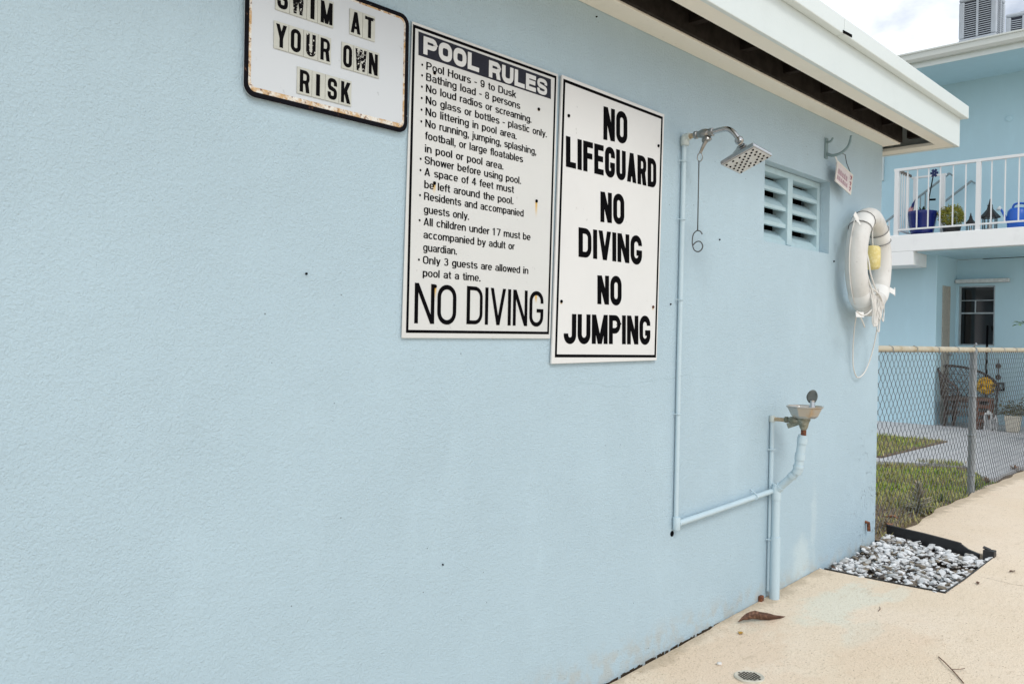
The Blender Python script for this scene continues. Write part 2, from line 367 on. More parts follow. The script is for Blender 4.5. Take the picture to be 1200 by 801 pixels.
w.add([(-5, 0, -.3), (-5, 4, -.3), (-5, 4, 2.62), (-5, 0, 2.62)], [(3, 2, 1, 0)])
w.add([(-5, 4, -.3), (WX, 4, -.3), (WX, 4, 2.62), (-5, 4, 2.62)], [(3, 2, 1, 0)])
w.build('wall', m_wall, pb)
# dark room behind the louvres
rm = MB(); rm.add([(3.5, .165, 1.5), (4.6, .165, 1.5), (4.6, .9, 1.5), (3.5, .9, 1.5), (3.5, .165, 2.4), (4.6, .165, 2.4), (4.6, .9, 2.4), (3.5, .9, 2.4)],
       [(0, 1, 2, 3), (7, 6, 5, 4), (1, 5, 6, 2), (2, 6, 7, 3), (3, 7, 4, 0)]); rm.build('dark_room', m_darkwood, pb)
# louvre window
fr = MB()
fr.box(3.712, 3.722, .052, .13, 1.737, 2.12); fr.box(4.420, 4.453, .052, .13, 1.737, 2.12)
fr.box(3.722, 4.42, .052, .13, 1.737, 1.749); fr.box(3.722, 4.42, .052, .13, 2.09, 2.12)
fr.box(4.055, 4.108, .046, .13, 1.749, 2.09)
win = fr.build('louvre_window', m_trim, pb, bevel=.003)
for x0, x1 in ((3.722, 4.055), (4.108, 4.42)):
    for k in range(4):
        z = 1.749+k*.0853
        sl = MB()
        sl.add([(x, y, zz) for x in (x0, x1) for y, zz in ((.056, z), (.056, z+.018), (.112, z+.072), (.122, z+.059), (.076, z))],
               [(4, 3, 2, 1, 0), (5, 6, 7, 8, 9)]+[(i, (i+1) % 5, (i+1) % 5+5, i+5) for i in range(5)])
        sl.build('slat', m_trim, win)
# eave
ev = MB(); ev.box(-5.3, 5.19, -.10, -.001, 2.447, 2.472); ev.box(5.1905, 5.213, -.10, 4.1, 2.447, 2.472); ev.build('wall_strip', m_cream, pb, bevel=.003)
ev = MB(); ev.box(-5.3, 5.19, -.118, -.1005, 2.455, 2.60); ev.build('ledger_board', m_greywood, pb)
ev = MB(); ev.box(-5.3, 5.30, -.3445, -.266, 2.434, 2.455); ev.box(5.3005, 5.40, -.3445, 4.1, 2.434, 2.455)
ev.box(-5.3, 5.30, -.3445, -.30, 2.4555, 2.475); ev.build('soffit_strip', m_cream, pb, bevel=.003)
ev = MB(); ev.box(-5.4, 5.4225, -.365, -.345, 2.43, 2.615); ev.box(5.4005, 5.4225, -.3445, 4.2, 2.43, 2.615); ev.build('fascia', m_white, pb, bevel=.003)
fl = MB()
for a, b in ((-5.4, 1.2), (1.204, 3.628), (3.632, 5.458)): fl.box(a, b, -.402, -.3655, 2.598 if b > 2 else 2.599, 2.672)
fl.box(5.4235, 5.458, -.365, 4.2, 2.598, 2.672); fl.build('drip_edge', m_flash, pb, bevel=.004)
MB().obox((3.66, -.4035, 2.6085), (1, 0, .06), (0, 1, 0), (-.06, 0, 1), .048, .0012, .006).build('flashing_gap', m_black, pb)
rf = MB(); rf.box(-5.4, 5.42, -.3445, 4.2, 2.6225, 2.69); rf.build('roof', m_flash, pb)
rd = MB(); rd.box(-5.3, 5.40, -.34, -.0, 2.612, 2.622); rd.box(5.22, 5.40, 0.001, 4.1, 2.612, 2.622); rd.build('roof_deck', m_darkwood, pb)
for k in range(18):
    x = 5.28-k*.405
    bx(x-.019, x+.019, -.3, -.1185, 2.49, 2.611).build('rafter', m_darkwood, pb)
# small wall hardware
for x, z, r in ((1.207, 1.408, .0032), (1.70, .56, .0026), (2.79, 1.96, .0026), (2.92, 1.40, .0036), (4.52, 1.70, .005), (2.40, 2.42, .003), (3.30, 1.70, .0035)):
    MB().lathe([(r*.6, -.006), (r, -.003), (r, .004)], (x, 0, z), 8, (0, 1, 0)).build('nail', m_black, pb)
MB().lathe([(.012, -.002), (.012, .002), (.008, .003)], (2.964, 0, .456), 12, (0, 1, 0)).build('wall_hole', m_black, pb)
MB().tube([(5.045, .01, .20), (5.045, -.018, .198), (5.045, -.022, .15)], .011, 8).build('pipe_stub', m_rust, pb)

# ------------------------------------------------------------------ lettering
def dens(pts, n=1): return pts
class Glyphs(MB):
    """drawn sign letters: strokes of even width t in boxes w x H"""
    def __init__(s, y, step=.00012): super().__init__(); s.y = y; s.k = 0; s.step = step; s.map = None
    def poly(s, pts):
        y0 = s.y-.0006-s.step*s.k; s.k = (s.k+1) % 5
        q = [s.map(*p) for p in pts]
        a = sum(q[i][0]*q[(i+1) % len(q)][1]-q[(i+1) % len(q)][0]*q[i][1] for i in range(len(q)))
        if a < 0: q = q[::-1]
        s.prism(q, y0, s.y)
    def rect(s, x0, z0, x1, z1): s.poly([(x0, z0), (x1, z0), (x1, z1), (x0, z1)])
    def para(s, xa, za, xb, zb, th): s.poly([(xa-th/2, za), (xa+th/2, za), (xb+th/2, zb), (xb-th/2, zb)])
    def ribbon(s, pts, t, closed=False):
        y0 = s.y-.0006-s.step*s.k; s.k = (s.k+1) % 5
        n = len(pts); P = [Vector(p) for p in pts]; L = []; Rr = []
        for i in range(n):
            a = P[i-1] if (i or closed) else P[0]; b = P[(i+1) % n] if (i < n-1 or closed) else P[-1]
            d = (b-a).normalized(); nn = Vector((-d.y, d.x))
            if 0 < i < n-1 or closed:
                d1 = (P[i]-a).normalized(); c = max(.6, abs(nn.dot(Vector((-d1.y, d1.x)))))
            else: c = 1
            L.append(s.map(*(P[i]+nn*t/2/c))); Rr.append(s.map(*(P[i]-nn*t/2/c)))
        m = n if closed else n-1
        vs = [(x, y0, z) for x, z in L]+[(x, y0, z) for x, z in Rr]+[(x, s.y, z) for x, z in L]+[(x, s.y, z) for x, z in Rr]; fs = []
        for i in range(m):
            j = (i+1) % n
            fs += [(i, n+i, n+j, j), (i, j, 2*n+j, 2*n+i), (n+i, 3*n+i, 3*n+j, n+j)]
        s.add(vs, fs)
    def glyph(s, ch, ox, w, H, t):
        th = t*.88
        x0, x1, z0, z1 = ox+t/2, ox+w-t/2, th/2, H-th/2
        r = min((x1-x0)/2, H*.28)*.98; A = lambda cx, cz, a0, a1, n=7, rr=None: [(cx+(rr or r)*math.cos(R(a0+(a1-a0)*i/n)), cz+(rr or r)*math.sin(R(a0+(a1-a0)*i/n))) for i in range(n+1)]
        xm = ox+w/2; X0, X1 = ox, ox+w
        if ch == 'I': s.rect(X0, 0, X0+t, H)
        elif ch == 'L': s.rect(X0, 0, X0+t, H); s.rect(X0+t*.5, 0, X1, th)
        elif ch in 'EF':
            s.rect(X0, 0, X0+t, H); s.rect(X0+t*.5, H-th, X1, H); s.rect(X0+t*.5, H*.53-th/2, X1-w*.06, H*.53+th/2)
            if ch == 'E': s.rect(X0+t*.5, 0, X1, th)
        elif ch == 'T': s.rect(X0, H-th, X1, H); s.rect(xm-t/2, 0, xm+t/2, H-th*.5)
        elif ch == 'O': s.ribbon(A(x1-r, z0+r, -90, 0)+A(x1-r, z1-r, 0, 90)+A(x0+r, z1-r, 90, 180)+A(x0+r, z0+r, 180, 270), t, True)
        elif ch == 'D': s.rect(X0, 0, X0+t, H); s.ribbon([(X0+t*.5, z0)]+A(x1-r, z0+r, -90, 0)+A(x1-r, z1-r, 0, 90)+[(X0+t*.5, z1)], th)
        elif ch in 'PR':
            zb = H*.46; rb = min(r, (z1-zb)/2)
            s.rect(X0, 0, X0+t, H); s.ribbon([(X0+t*.5, zb)]+A(x1-rb, zb+rb, -90, 0, 7, rb)+A(x1-rb, z1-rb, 0, 90, 7, rb)+[(X0+t*.5, z1)], th)
            if ch == 'R': s.para(X1-t*.55, 0, X1-t*.95, zb, t*1.06)
        elif ch == 'U': s.ribbon([(x0, H), (x0, z0+r)]+A(x0+r, z0+r, 180, 270)[1:]+A(x1-r, z0+r, 270, 360)+[(x1, H)], t)
        elif ch == 'J': s.ribbon([(x1, H), (x1, z0+r)]+A(x1-r, z0+r, 0, -90)[1:]+A(x0+r, z0+r, 270, 180)+[(x0, H*.34)], t)
        elif ch == 'G':
            s.ribbon([(x1, H*.66), (x1, z1-r)]+A(x1-r, z1-r, 0, 90)[1:]+A(x0+r, z1-r, 90, 180)+A(x0+r, z0+r, 180, 270)+A(x1-r, z0+r, 270, 360)+[(x1, H*.5)], t)
            s.rect(xm+.02*w, H*.5-th, X1, H*.5)
        elif ch == 'S':
            t2 = min(t, H*.22); z0, z1 = t2/2, H-t2/2; rx, rz = (x1-x0)/2, (z1-z0)/4; zq = (z0+z1)/2
            el = lambda cz, a0, a1, n=12: [(xm+rx*math.copysign(abs(math.cos(R(a0+(a1-a0)*i/n)))**.72, math.cos(R(a0+(a1-a0)*i/n))), cz+rz*math.copysign(abs(math.sin(R(a0+(a1-a0)*i/n)))**.72, math.sin(R(a0+(a1-a0)*i/n)))) for i in range(n+1)]
            q = [(x1, z1-rz*1.25)]+el(z1-rz, 0, 225, 14)+el(z0+rz, 45, -180, 14)+[(x0, z0+rz*1.25)]
            t = t2
            s.ribbon([tuple(p) for p in q], t)
        elif ch == 'N': s.rect(X0, 0, X0+t, H); s.rect(X1-t, 0, X1, H); s.para(X0+t*.55, H, X1-t*.55, 0, t*1.1)
        elif ch == 'M': s.rect(X0, 0, X0+t, H); s.rect(X1-t, 0, X1, H); s.para(X0+t*.5, H, xm, 0, t); s.para(X1-t*.5, H, xm, 0, t)
        elif ch == 'W':
            q = w*.25
            t = min(t, w*.23)
            for a, b in ((X0+t*.5, X0+q), (xm, X0+q), (xm, X1-q), (X1-t*.5, X1-q)): s.para(a, H, b, 0, t*.95)
        elif ch == 'V': s.para(X0+t*.5, H, xm, 0, t); s.para(X1-t*.5, H, xm, 0, t)
        elif ch == 'Y': s.rect(xm-t/2, 0, xm+t/2, H*.45); s.para(X0+t*.5, H, xm, H*.40, t); s.para(X1-t*.5, H, xm, H*.40, t)
        elif ch == 'A': s.para(X0+t*.5, 0, xm, H, t); s.para(X1-t*.5, 0, xm, H, t); s.rect(X0+w*.22, H*.2, X1-w*.22, H*.2+th*.85)
        elif ch == 'K': s.rect(X0, 0, X0+t, H); s.para(X0+t*.9, H*.38, X1-t*.6, H, t*1.15); s.para(X0+w*.47, H*.56, X1-t*.58, 0, t*1.15)
    def word(s, text, quad, t, gap):
        """quad: bottom-left, bottom-right, top-right, top-left (x,z)"""
        bl, br, tr, tl = (Vector(q) for q in quad)
        W = ((br-bl).length+(tr-tl).length)/2; H = ((tl-bl).length+(tr-br).length)/2
        def mp(x, z):
            u, v = x/W, z/H; p = bl*(1-u)*(1-v)+br*u*(1-v)+tr*u*v+tl*(1-u)*v; return (p.x, p.y)
        s.map = mp
        wt = lambda c: 0 if c == 'I' else (1.28 if c in 'MW' else (.92 if c in 'EFLJT' else (.62 if c == ' ' else 1.0)))
        fixed = sum(t for c in text if c == 'I')+gap*(len(text)-1); unit = (W-fixed)/max(1e-6, sum(wt(c) for c in text)); x = 0
        for c in text:
            w = t if c == 'I' else unit*wt(c)
            if c != ' ': s.glyph(c, x, w, H, t)
            x += w+gap
        return s
def textmesh(mb, txt, x0, x1, z, cap, y, offset=.0):
    cu = bpy.data.curves.new('t', 'FONT'); cu.body = txt; cu.size = 1; cu.offset = offset; cu.resolution_u = 3; cu.space_word = 1.35
    o = bpy.data.objects.new('t', cu); col.objects.link(o); bpy.context.view_layer.update()
    me = bpy.data.meshes.new_from_object(o.evaluated_get(bpy.context.evaluated_depsgraph_get()))
    vs = [v.co.copy() for v in me.vertices]; fs = [tuple(p.vertices) for p in me.polygons]
    bpy.data.objects.remove(o); bpy.data.curves.remove(cu); bpy.data.meshes.remove(me)
    mx0 = min(v.x for v in vs); mx1 = max(v.x for v in vs); k = (x1-x0)/(mx1-mx0); kz = cap/.70
    fy = lambda h: h if h < 0 else (h*1.09 if h < .47 else .5123+(h-.47)*(.70-.5123)/(.70-.47))
    mb.add([(x0+(v.x-mx0)*k, y, z+fy(v.y)*kz) for v in vs], fs); return mb
def quad(x0, x1, z0, z1): return [(x0, z0), (x1, z0), (x1, z1), (x0, z1)]

# ---- plates
def platemat(name, color, drips=(), rust_edge=False):
    t = MT(name, .35, 0, color); t.mix(t.ramp(t.noise(3, 5, .6), .45, .75), tuple(c*.93 for c in color), .6)
    t.mix(t.ramp(t.noise(38, 4, .6), .68, .74), tuple(c*.62 for c in color), .5)
    for x, z, ln in drips:
        dx = t.math('ABSOLUTE', t.math('SUBTRACT', t.math('ADD', t.axis(0), t.math('MULTIPLY', t.noise(20, 2), .004)), x+.002))
        m = t.math('MULTIPLY', t.ramp(dx, .008, .002), t.math('MULTIPLY', t.ramp(t.axis(2), z+.004, z-.002), t.ramp(t.axis(2), z-ln, z-.004)))
        t.mix(m, (.58, .36, .06), 1.0)
    t.bump(t.noise(2.5, 3), .01, .25); return t.m
# pool rules
p0 = Vector((1.853, 0, 1.247)); sg = thing('pool_rules_sign', 'tall white sign headed POOL RULES with small printed lines and NO DIVING at its foot', 'sign', p0)
pr_holes = [(1.628, 2.03), (2.09, 2.019), (1.635, 1.705), (2.087, 1.711), (1.645, 1.40), (2.094, 1.395)]
mp_ = platemat('white_enamel_plate', (.60, .615, .605), [(x-p0.x, z-p0.z, l_) for (x, z), l_ in zip(pr_holes, (0.006, .006, .035, .06, .045, .03))])
sh = lambda pts: pts
pl = MB(); pl.prism([(1.5225, 1.2445), (2.1705, 1.2505), (2.187, 2.1595), (1.541, 2.158)], -.0075, -.0035); pl.build('plate', mp_, sg, bevel=.001)
def quadring(mb, q, t, y0, y1):
    c = Vector((sum(p[0] for p in q)/4, sum(p[1] for p in q)/4)); inn = []
    for p in q:
        d = Vector(p)-c; inn.append((p[0]-math.copysign(t, d.x), p[1]-math.copysign(t, d.y)))
    return ringprism(mb, q, inn, y0, y1)
quadring(MB(), [(1.537, 1.260), (2.1625, 1.2655), (2.1775, 2.1505), (1.5435, 2.1495)], .0085, -.0082, -.0076).build('border', m_black, sg)
bnd = MB(); bnd.prism([(1.5655, 2.0665), (2.1505, 2.0665), (2.149, 2.1335), (1.564, 2.1345)], -.0083, -.0076); bnd.build('heading_band', m_navy, sg)
m_sgw = plain('sign_white_ink', (.64, .655, .65), .4, var=.04)
for wd, q in (('POOL', quad(1.583, 1.809, 2.0745, 2.1265)), ('RULES', quad(1.852, 2.131, 2.0715, 2.1245))):
    g = Glyphs(-.0084); g.word(wd, q, .0155, .006); g.build('heading_lettering', m_sgw, sg)
lines = [('Pool Hours - 9 to Dusk', 1.978, 2.032), ('Bathing load - 8 persons', 1.999, 2.000), ('No loud radios or screaming.', 2.055, 1.9665), ('No glass or bottles - plastic only.', 2.133, 1.9325),
  ('No littering in pool area.', 1.985, 1.8985), ('No running, jumping, splashing,', 2.081, 1.8645), ('football, or large floatables', 2.017, 1.8285), ('in pool or pool area.', 1.926, 1.7905), ('Shower before using pool.', 2.009, 1.7565),
  ('A space of 4 feet must', 1.976, 1.7225), ('be left around the pool.', 1.975, 1.6855), ('Residents and accompanied', 2.025, 1.651), ('guests only.', 1.778, 1.6125), ('All children under 17 must be', 2.060, 1.5765),
  ('accompanied by adult or', 1.984, 1.5385), ('guardian.', 1.730, 1.501), ('Only 3 guests are allowed in', 2.053, 1.464), ('pool at a time.', 1.832, 1.426)]
class Small(Glyphs):
    XH = .73
    def ring(s, x0, x1, z0, z1, a0=0, a1=360, n=18, e=.80):
        xm, zm, rx, rz = (x0+x1)/2, (z0+z1)/2, (x1-x0)/2, (z1-z0)/2; o = []
        for i in range(n+1):
            a = R(a0+(a1-a0)*i/n); c, q = math.cos(a), math.sin(a)
            o.append((xm+rx*math.copysign(abs(c)**e, c), zm+rz*math.copysign(abs(q)**e, q)))
        return o
    def small(s, c, ox, t):
        """one letter, cap height 1; returns its advance"""
        h = t/2; XH = s.XH; w = .50; x0, x1 = ox+h, ox+w-h; zt, zb = XH-h*.85, h*.85; rb = s.ribbon
        st = lambda x, a, b: s.rect(x, a, x+t, b)
        full = lambda: rb(s.ring(x0, x1, zb, zt, 0, 342, 18), t*.95, True)
        arch = lambda a, b: rb([(a+h*.2, XH*.5)]+s.ring(a, b, XH*.22, zt, 150, 0, 9)+[(b, 0)], t*.97)
        if c in 'PHDBNSARO':
            W_ = .60 if c not in 'PSB' else .57
            if c == 'H': st(ox, 0, 1); st(ox+W_-t, 0, 1); s.rect(ox+t*.5, .48, ox+W_-t*.5, .48+t*.9)
            elif c == 'B':
                st(ox, 0, 1); q = ox+t*.5; X_ = ox+W_-h
                rb([(q, 1-h*.9)]+s.ring(X_-.30, X_-.03, .54, 1-h*.9, 90, -90, 10)+[(q, .54)], t*.9); rb([(q, .54)]+s.ring(X_-.32, X_, h*.9, .54, 90, -90, 10)+[(q, h*.9)], t*.9)
            else: s.glyph(c, ox, W_, 1.0, t)
            return W_+.075
        if c == ' ': return .36
        if c == '.': s.rect(ox, 0, ox+t*1.1, t*1.1); return t+.07
        if c == ',': s.poly([(ox, t*1.1), (ox+t*1.1, t*1.1), (ox+t*1.1, 0), (ox+t*.5, -.2), (ox+t*.1, -.2), (ox+t*.5, 0), (ox, 0)]); return t+.07
        if c == '-': s.rect(ox, .33, ox+.28, .33+t*.9); return .35
        if c in '0123456789':
            if c == '1': st(ox+.16, 0, 1); s.poly([(ox+.02, .72), (ox+.2, .80), (ox+.2, .93), (ox+.02, .83)])
            elif c == '7': s.rect(ox, 1-t*.9, ox+w, 1); s.poly([(ox+.12, 0), (ox+.12+t, 0), (ox+w, 1-t*.9), (ox+w-t, 1-t*.9)])
            elif c == '4': st(ox+.28, 0, 1); s.rect(ox, .22, ox+w+.02, .22+t*.85); s.poly([(ox, .22+t*.5), (ox+t*.9, .22+t*.5), (ox+.34, 1), (ox+.26, 1)])
            elif c == '8': rb(s.ring(x0+.02, x1-.02, .53, 1-h, 0, 342), t*.9, True); rb(s.ring(x0, x1, h, .53, 0, 342), t*.9, True)
            elif c == '3': rb(s.ring(x0+.02, x1-.02, .54, 1-h, 165, -80, 12)+[(ox+.2, .54)], t*.9); rb([(ox+.2, .54)]+s.ring(x0, x1, h, .54, 80, -165, 12), t*.9)
            elif c == '9': rb(s.ring(x0, x1, .40, 1-h, 0, 342), t*.9, True); rb([(x1, .72)]+s.ring(x0, x1, h, .9, 0, -155, 12), t*.9)
            return w+.07
        if c == 'l': st(ox, 0, 1); return t+.075
        if c == 'i': st(ox, 0, XH); s.rect(ox, .87, ox+t, 1); return t+.075
        if c == 'j': rb([(ox+h+.03, XH), (ox+h+.03, -.1), (ox+h, -.17), (ox-.05, -.19)], t*.95); s.rect(ox+.03, .87, ox+.03+t, 1); return t+.105
        if c == 't': rb([(ox+.14, .93), (ox+.14, .14), (ox+.18, h), (ox+.29, h*.9)], t*.97); s.rect(ox, XH-t*.85, ox+.29, XH); return .34
        if c == 'f': rb([(ox+.13, 0), (ox+.13, .84), (ox+.18, 1-h), (ox+.29, 1-h)], t*.97); s.rect(ox, XH-t*.85, ox+.28, XH); return .32
        if c == 'r': st(ox, 0, XH); rb([(ox+t*.5, XH*.52), (ox+t*.8, XH*.82), (ox+.19, zt), (ox+.29, zt)], t*.95); return .335
        if c in 'nh': st(ox, 0, XH if c == 'n' else 1); arch(ox+h, x1); return w+.065
        if c == 'm': st(ox, 0, XH); arch(ox+h, ox+.395); arch(ox+.395, ox+.79-h); return .79+.065
        if c == 'u': st(ox+w-t, 0, XH); rb([(x0, XH)]+s.ring(x0, x1, zb, XH*.78, 180, 330, 9), t*.97); return w+.065
        if c == 'o': full(); return w+.06
        if c == 'b': st(ox, 0, 1); full(); return w+.06
        if c == 'd': st(ox+w-t, 0, 1); full(); return w+.07
        if c == 'p': st(ox, -.22, XH); full(); return w+.06
        if c == 'g': st(ox+w-t, -.05, XH); full(); rb([(x1, .06)]+s.ring(x0, x1, -.20, .12, 0, -160, 10), t*.92); return w+.07
        if c == 'c': rb(s.ring(x0, x1, zb, zt, 42, 318), t*.97); return w+.04
        if c == 'e': rb(s.ring(x0, x1, zb, zt, 0, 318), t*.97); s.rect(x0, XH*.5-t*.4, x1+h*.9, XH*.5+t*.4); return w+.055
        if c == 's':
            rx = (x1-x0)/2; m_ = XH/2
            q = s.ring(x0+.01, x1-.01, m_, zt, 25, 215, 10)+s.ring(x0, x1, zb, m_, 35, -155, 10); rb(q, t*.93); return w+.04
        if c == 'a':
            rb(s.ring(x0+.01, x1, XH*.25, zt, 160, 0, 10)+[(x1, 0)], t*.97); rb([(x1, XH*.55), (x0+.17, XH*.52)]+s.ring(x0, x1, zb, XH*.52, 110, 270, 9)+[(x1, XH*.22)], t*.85); return w+.065
        if c == 'k': st(ox, 0, 1); s.para(ox+t, .26, ox+w-t*.7, XH, t*1.2); s.para(ox+.22, .42, ox+w-t*.55, 0, t*1.15); return w+.03
        if c == 'v': s.para(ox+h, XH, ox+w/2, 0, t); s.para(ox+w-h, XH, ox+w/2, 0, t); return w+.03
        if c == 'y': s.para(ox+h, XH, ox+w/2, 0, t*1.05); s.poly([(ox+w-t, XH), (ox+w, XH), (ox+w*.42+t*.3, -.2), (ox+.06, -.2), (ox+.06, -.10), (ox+w*.3, -.10)]); return w+.03
        if c == 'w':
            for p_, q_ in ((h, .17), (.34, .17), (.34, .51), (.68-h, .51)): s.para(ox+p_, XH, ox+q_, 0, t*.92)
            return .68+.03
        print('no glyph', c); return .3
    def line(s, txt, X0, X1, Z, cap, t=.135):
        s.map = lambda x, z: (0, 0); ox = 0; keep = (len(s.v), len(s.f))
        for c in txt: adv = s.small(c, ox, t); ox += adv
        del s.v[keep[0]:]; del s.f[keep[1]:]
        W_ = ox-.06; k = (X1-X0)/W_; ox = 0; s.map = lambda x, z: (X0+x*k, Z+z*cap)
        for c in txt: ox += s.small(c, ox, t)
tx = Small(-.0077, .00008)
for s_, xe, z in lines: tx.line(s_, 1.596, xe, z, .0226)
for i, z in enumerate((2.042, 2.011, 1.978, 1.945, 1.911, 1.877, 1.768, 1.735, 1.662, 1.589, 1.474)):
    tx.prism(arc(1.5805, z, .0034, 0, 315, 7), -.0086, -.0077)
tx.build('rules_lettering', m_black, sg)
g = Glyphs(-.0077); g.word('NO', quad(1.567, 1.731, 1.288, 1.406), .0136, .012); g.word('DIVING', quad(1.775, 2.131, 1.291, 1.4085), .0136, .0105); g.build('warning_lettering', m_black, sg)
for x, z in pr_holes[:5]: MB().lathe([(.0045, -.011), (.0055, -.0095), (.0055, -.0074)], (x, 0, z), 10, (0, 1, 0)).build('screw', m_black, sg)
# no lifeguard
p0 = Vector((2.505, 0, 1.168)); sg = thing('lifeguard_sign', 'white sign in bold black capitals reading NO LIFEGUARD, NO DIVING, NO JUMPING', 'sign', p0)
mp_ = platemat('white_plastic_plate', (.68, .69, .685), [(2.219-p0.x, 1.38-p0.z, .012), (2.778-p0.x, 1.383-p0.z, .015)])
pl = MB(); pl.prism([(2.1745, 1.164), (2.812, 1.172), (2.834, 2.1535), (2.2025, 2.161)], -.0125, -.0045); pl.build('plate', mp_, sg, bevel=.0015)
quadring(MB(), [(2.190, 1.1865), (2.8045, 1.183), (2.8215, 2.141), (2.209, 2.1485)], .0105, -.0131, -.0126).build('border', m_black, sg)
g = Glyphs(-.0126)
for wd, q in (('NO', [(2.4395, 1.981), (2.587, 1.991), (2.583, 2.106), (2.437, 2.102)]), ('LIFEGUARD', [(2.231, 1.849), (2.786, 1.852), (2.782, 1.9645), (2.228, 1.955)]),
              ('NO', [(2.431, 1.6795), (2.577, 1.686), (2.573, 1.7965), (2.428, 1.79)]), ('DIVING', [(2.309, 1.5425), (2.697, 1.5425), (2.693, 1.652), (2.306, 1.6465)]),
              ('NO', [(2.422, 1.3795), (2.569, 1.3805), (2.566, 1.489), (2.419, 1.484)]), ('JUMPING', [(2.236, 1.2345), (2.764, 1.2345), (2.760, 1.346), (2.235, 1.338)])):
    g.word(wd, q, .0235, .0085)
g.build('lettering', m_black, sg)
for x, z in [(2.24, 2.027), (2.794, 2.021), (2.219, 1.38), (2.778, 1.383)]: MB().lathe([(.0045, -.017), (.006, -.015), (.006, -.0124)], (x, 0, z), 10, (0, 1, 0)).build('screw', m_black if x < 2.77 or z > 2 else m_rust, sg)
# swim at your own risk
p0 = Vector((1.27, 0, 1.831)); sg = thing('swim_sign', 'small white letter board with rusty black rounded rim reading SWIM AT YOUR OWN RISK', 'sign', p0)
mp_ = platemat('white_board', (.55, .59, .625))
x0, x1, z0, z1 = 1.019, 1.524, 1.831, 2.166
pl = MB(); pl.prism(rrect(x0, x1, z0, z1, .028), -.010, -.004); pl.build('plate', mp_, sg)
rim = MB(); ringprism(rim, rrect(x0-.001, x1+.001, z0-.001, z1+.001, .029), rrect(x0+.009, x1-.010, z0+.0115, z1-.0100, .020), -.0135, -.0085)
t = MT('chipped_black_rim', .6, 0, (.006, .006, .009), .05); t.mix(t.ramp(t.noise(70, 5, .7), .62, .70), (.14, .07, .04), .8); t.mix(t.ramp(t.noise(35, 4, .6, (1, 1, 1), (2, 0, 5)), .70, .74), (.5, .52, .53), .6); rim.build('rim', t.m, sg, bevel=.0015)
rus = MB(); ringprism(rus, rrect(x0+.009, x1-.010, z0+.0115, z1-.0100, .020), rrect(x0+.0165, x1-.0155, z0+.0235, z1-.0145, .016), -.0107, -.0101)
t = MT('rust_line', .8, 0, (.70, .69, .64)); t.mix(t.ramp(t.noise(38, 5, .7), .40, .60), (.50, .30, .11), .9); t.mix(t.ramp(t.noise(90, 4, .6), .52, .64), (.15, .06, .03), .9); rus.build('rust_line', t.m, sg)
m_tile = plain('cream_letter_tile', (.50, .515, .465), .4, var=.06)
m_ink = plain('letter_ink', (.005, .005, .006), .8, var=.1, spec=.03)
t = MT('worn_letter_ink', .6, 0, (.006, .006, .007), .03); t.mix(t.ramp(t.noise(170, 3, .6), .57, .62), (.60, .61, .57)); m_worn = t.m
t = MT('scuffed_letter_ink', .6, 0, (.006, .006, .007), .03); t.mix(t.ramp(t.noise(90, 3, .6), .58, .62), (.60, .61, .57)); m_scuff = t.m
def tile(ch, a, b, zb, zt, ta, tb, mat):
    tl = MB().box(ta, tb, -.0128, -.0102, zb-.0055, zt+.006).build('letter_tile', m_tile, sg)
    gg = Glyphs(-.0129); gg.word(ch, quad(a, b, zb, zt), .0098 if ch != 'I' else (b-a), 0); gg.build('letter', mat, tl)
rows = [
 (2.066, 2.123, 'SWIM', [(1.103, 1.133), (1.145, 1.180), (1.199, 1.211), (1.230, 1.266)], (1.098, 1.1385, 1.188, 1.2205, 1.270), {1: m_worn}),
 (2.066, 2.123, 'AT', [(1.325, 1.356), (1.371, 1.402)], (1.321, 1.3635, 1.406), {1: m_scuff}),
 (1.969, 2.026, 'YOUR', [(1.101, 1.131), (1.143, 1.172), (1.188, 1.216), (1.231, 1.260)], (1.095, 1.137, 1.180, 1.2235, 1.264), {2: m_scuff}),
 (1.969, 2.027, 'OWN', [(1.302, 1.330), (1.341, 1.378), (1.386, 1.416)], (1.297, 1.3355, 1.382, 1.422), {1: m_worn}),
 (1.872, 1.928, 'RISK', [(1.171, 1.200), (1.2195, 1.231), (1.255, 1.284), (1.297, 1.327)], (1.163, 1.207, 1.2475, 1.2905, 1.331), {})]
for zb, zt, wd, xs_, tb, sp in rows:
    for i, c in enumerate(wd): tile(c, xs_[i][0], xs_[i][1], zb, zt, tb[i]+.0006, tb[i+1]-.0006, sp.get(i, m_ink))

# ------------------------------------------------------------------ shower
X = 2.98
sh = thing('outdoor_shower', 'wall shower with square chrome head, pull rod and long blue painted pipe', 'shower', (X, -.02, .5))
MB().tube([(2.972, -.013, .475), (2.973, -.013, 1.2), (X, -.014, 2.075)], .0098, 12).build('riser_pipe', m_pipe, sh, smooth='auto')
for z in (1.99, 1.75, 1.42, .95):
    c = MB(); c.tube([(2.955, -.003, z), (2.961, -.020, z), (2.975, -.026, z), (2.989, -.020, z), (2.994, -.003, z)], .0019, 6, smooth=3); c.build('pipe_clip', m_pipe, sh)
e = MB(); e.lathe([(.018, -.035), (.0185, -.01), (.017, 0)], (X, -.017, 2.09), 14); e.tube([(X, -.012, 2.088), (X, -.04, 2.089)], .0155, 14); e.build('elbow', m_dirtypipe, sh, smooth='auto')
MB().tube([(X, -.040, 2.089), (X, -.062, 2.09)], .0105, 12).build('brass_nipple', m_tan, sh, smooth='auto')
v = MB(); v.lathe([(.012, 0), (.016, .003), (.016, .014), (.012, .017), (.013, .02), (.0185, .04), (.0185, .055), (.014, .068), (.012, .07), (.017, .072), (.017, .086), (.011, .088)], (X, -.060, 2.09), 16, (0, -1, 0))
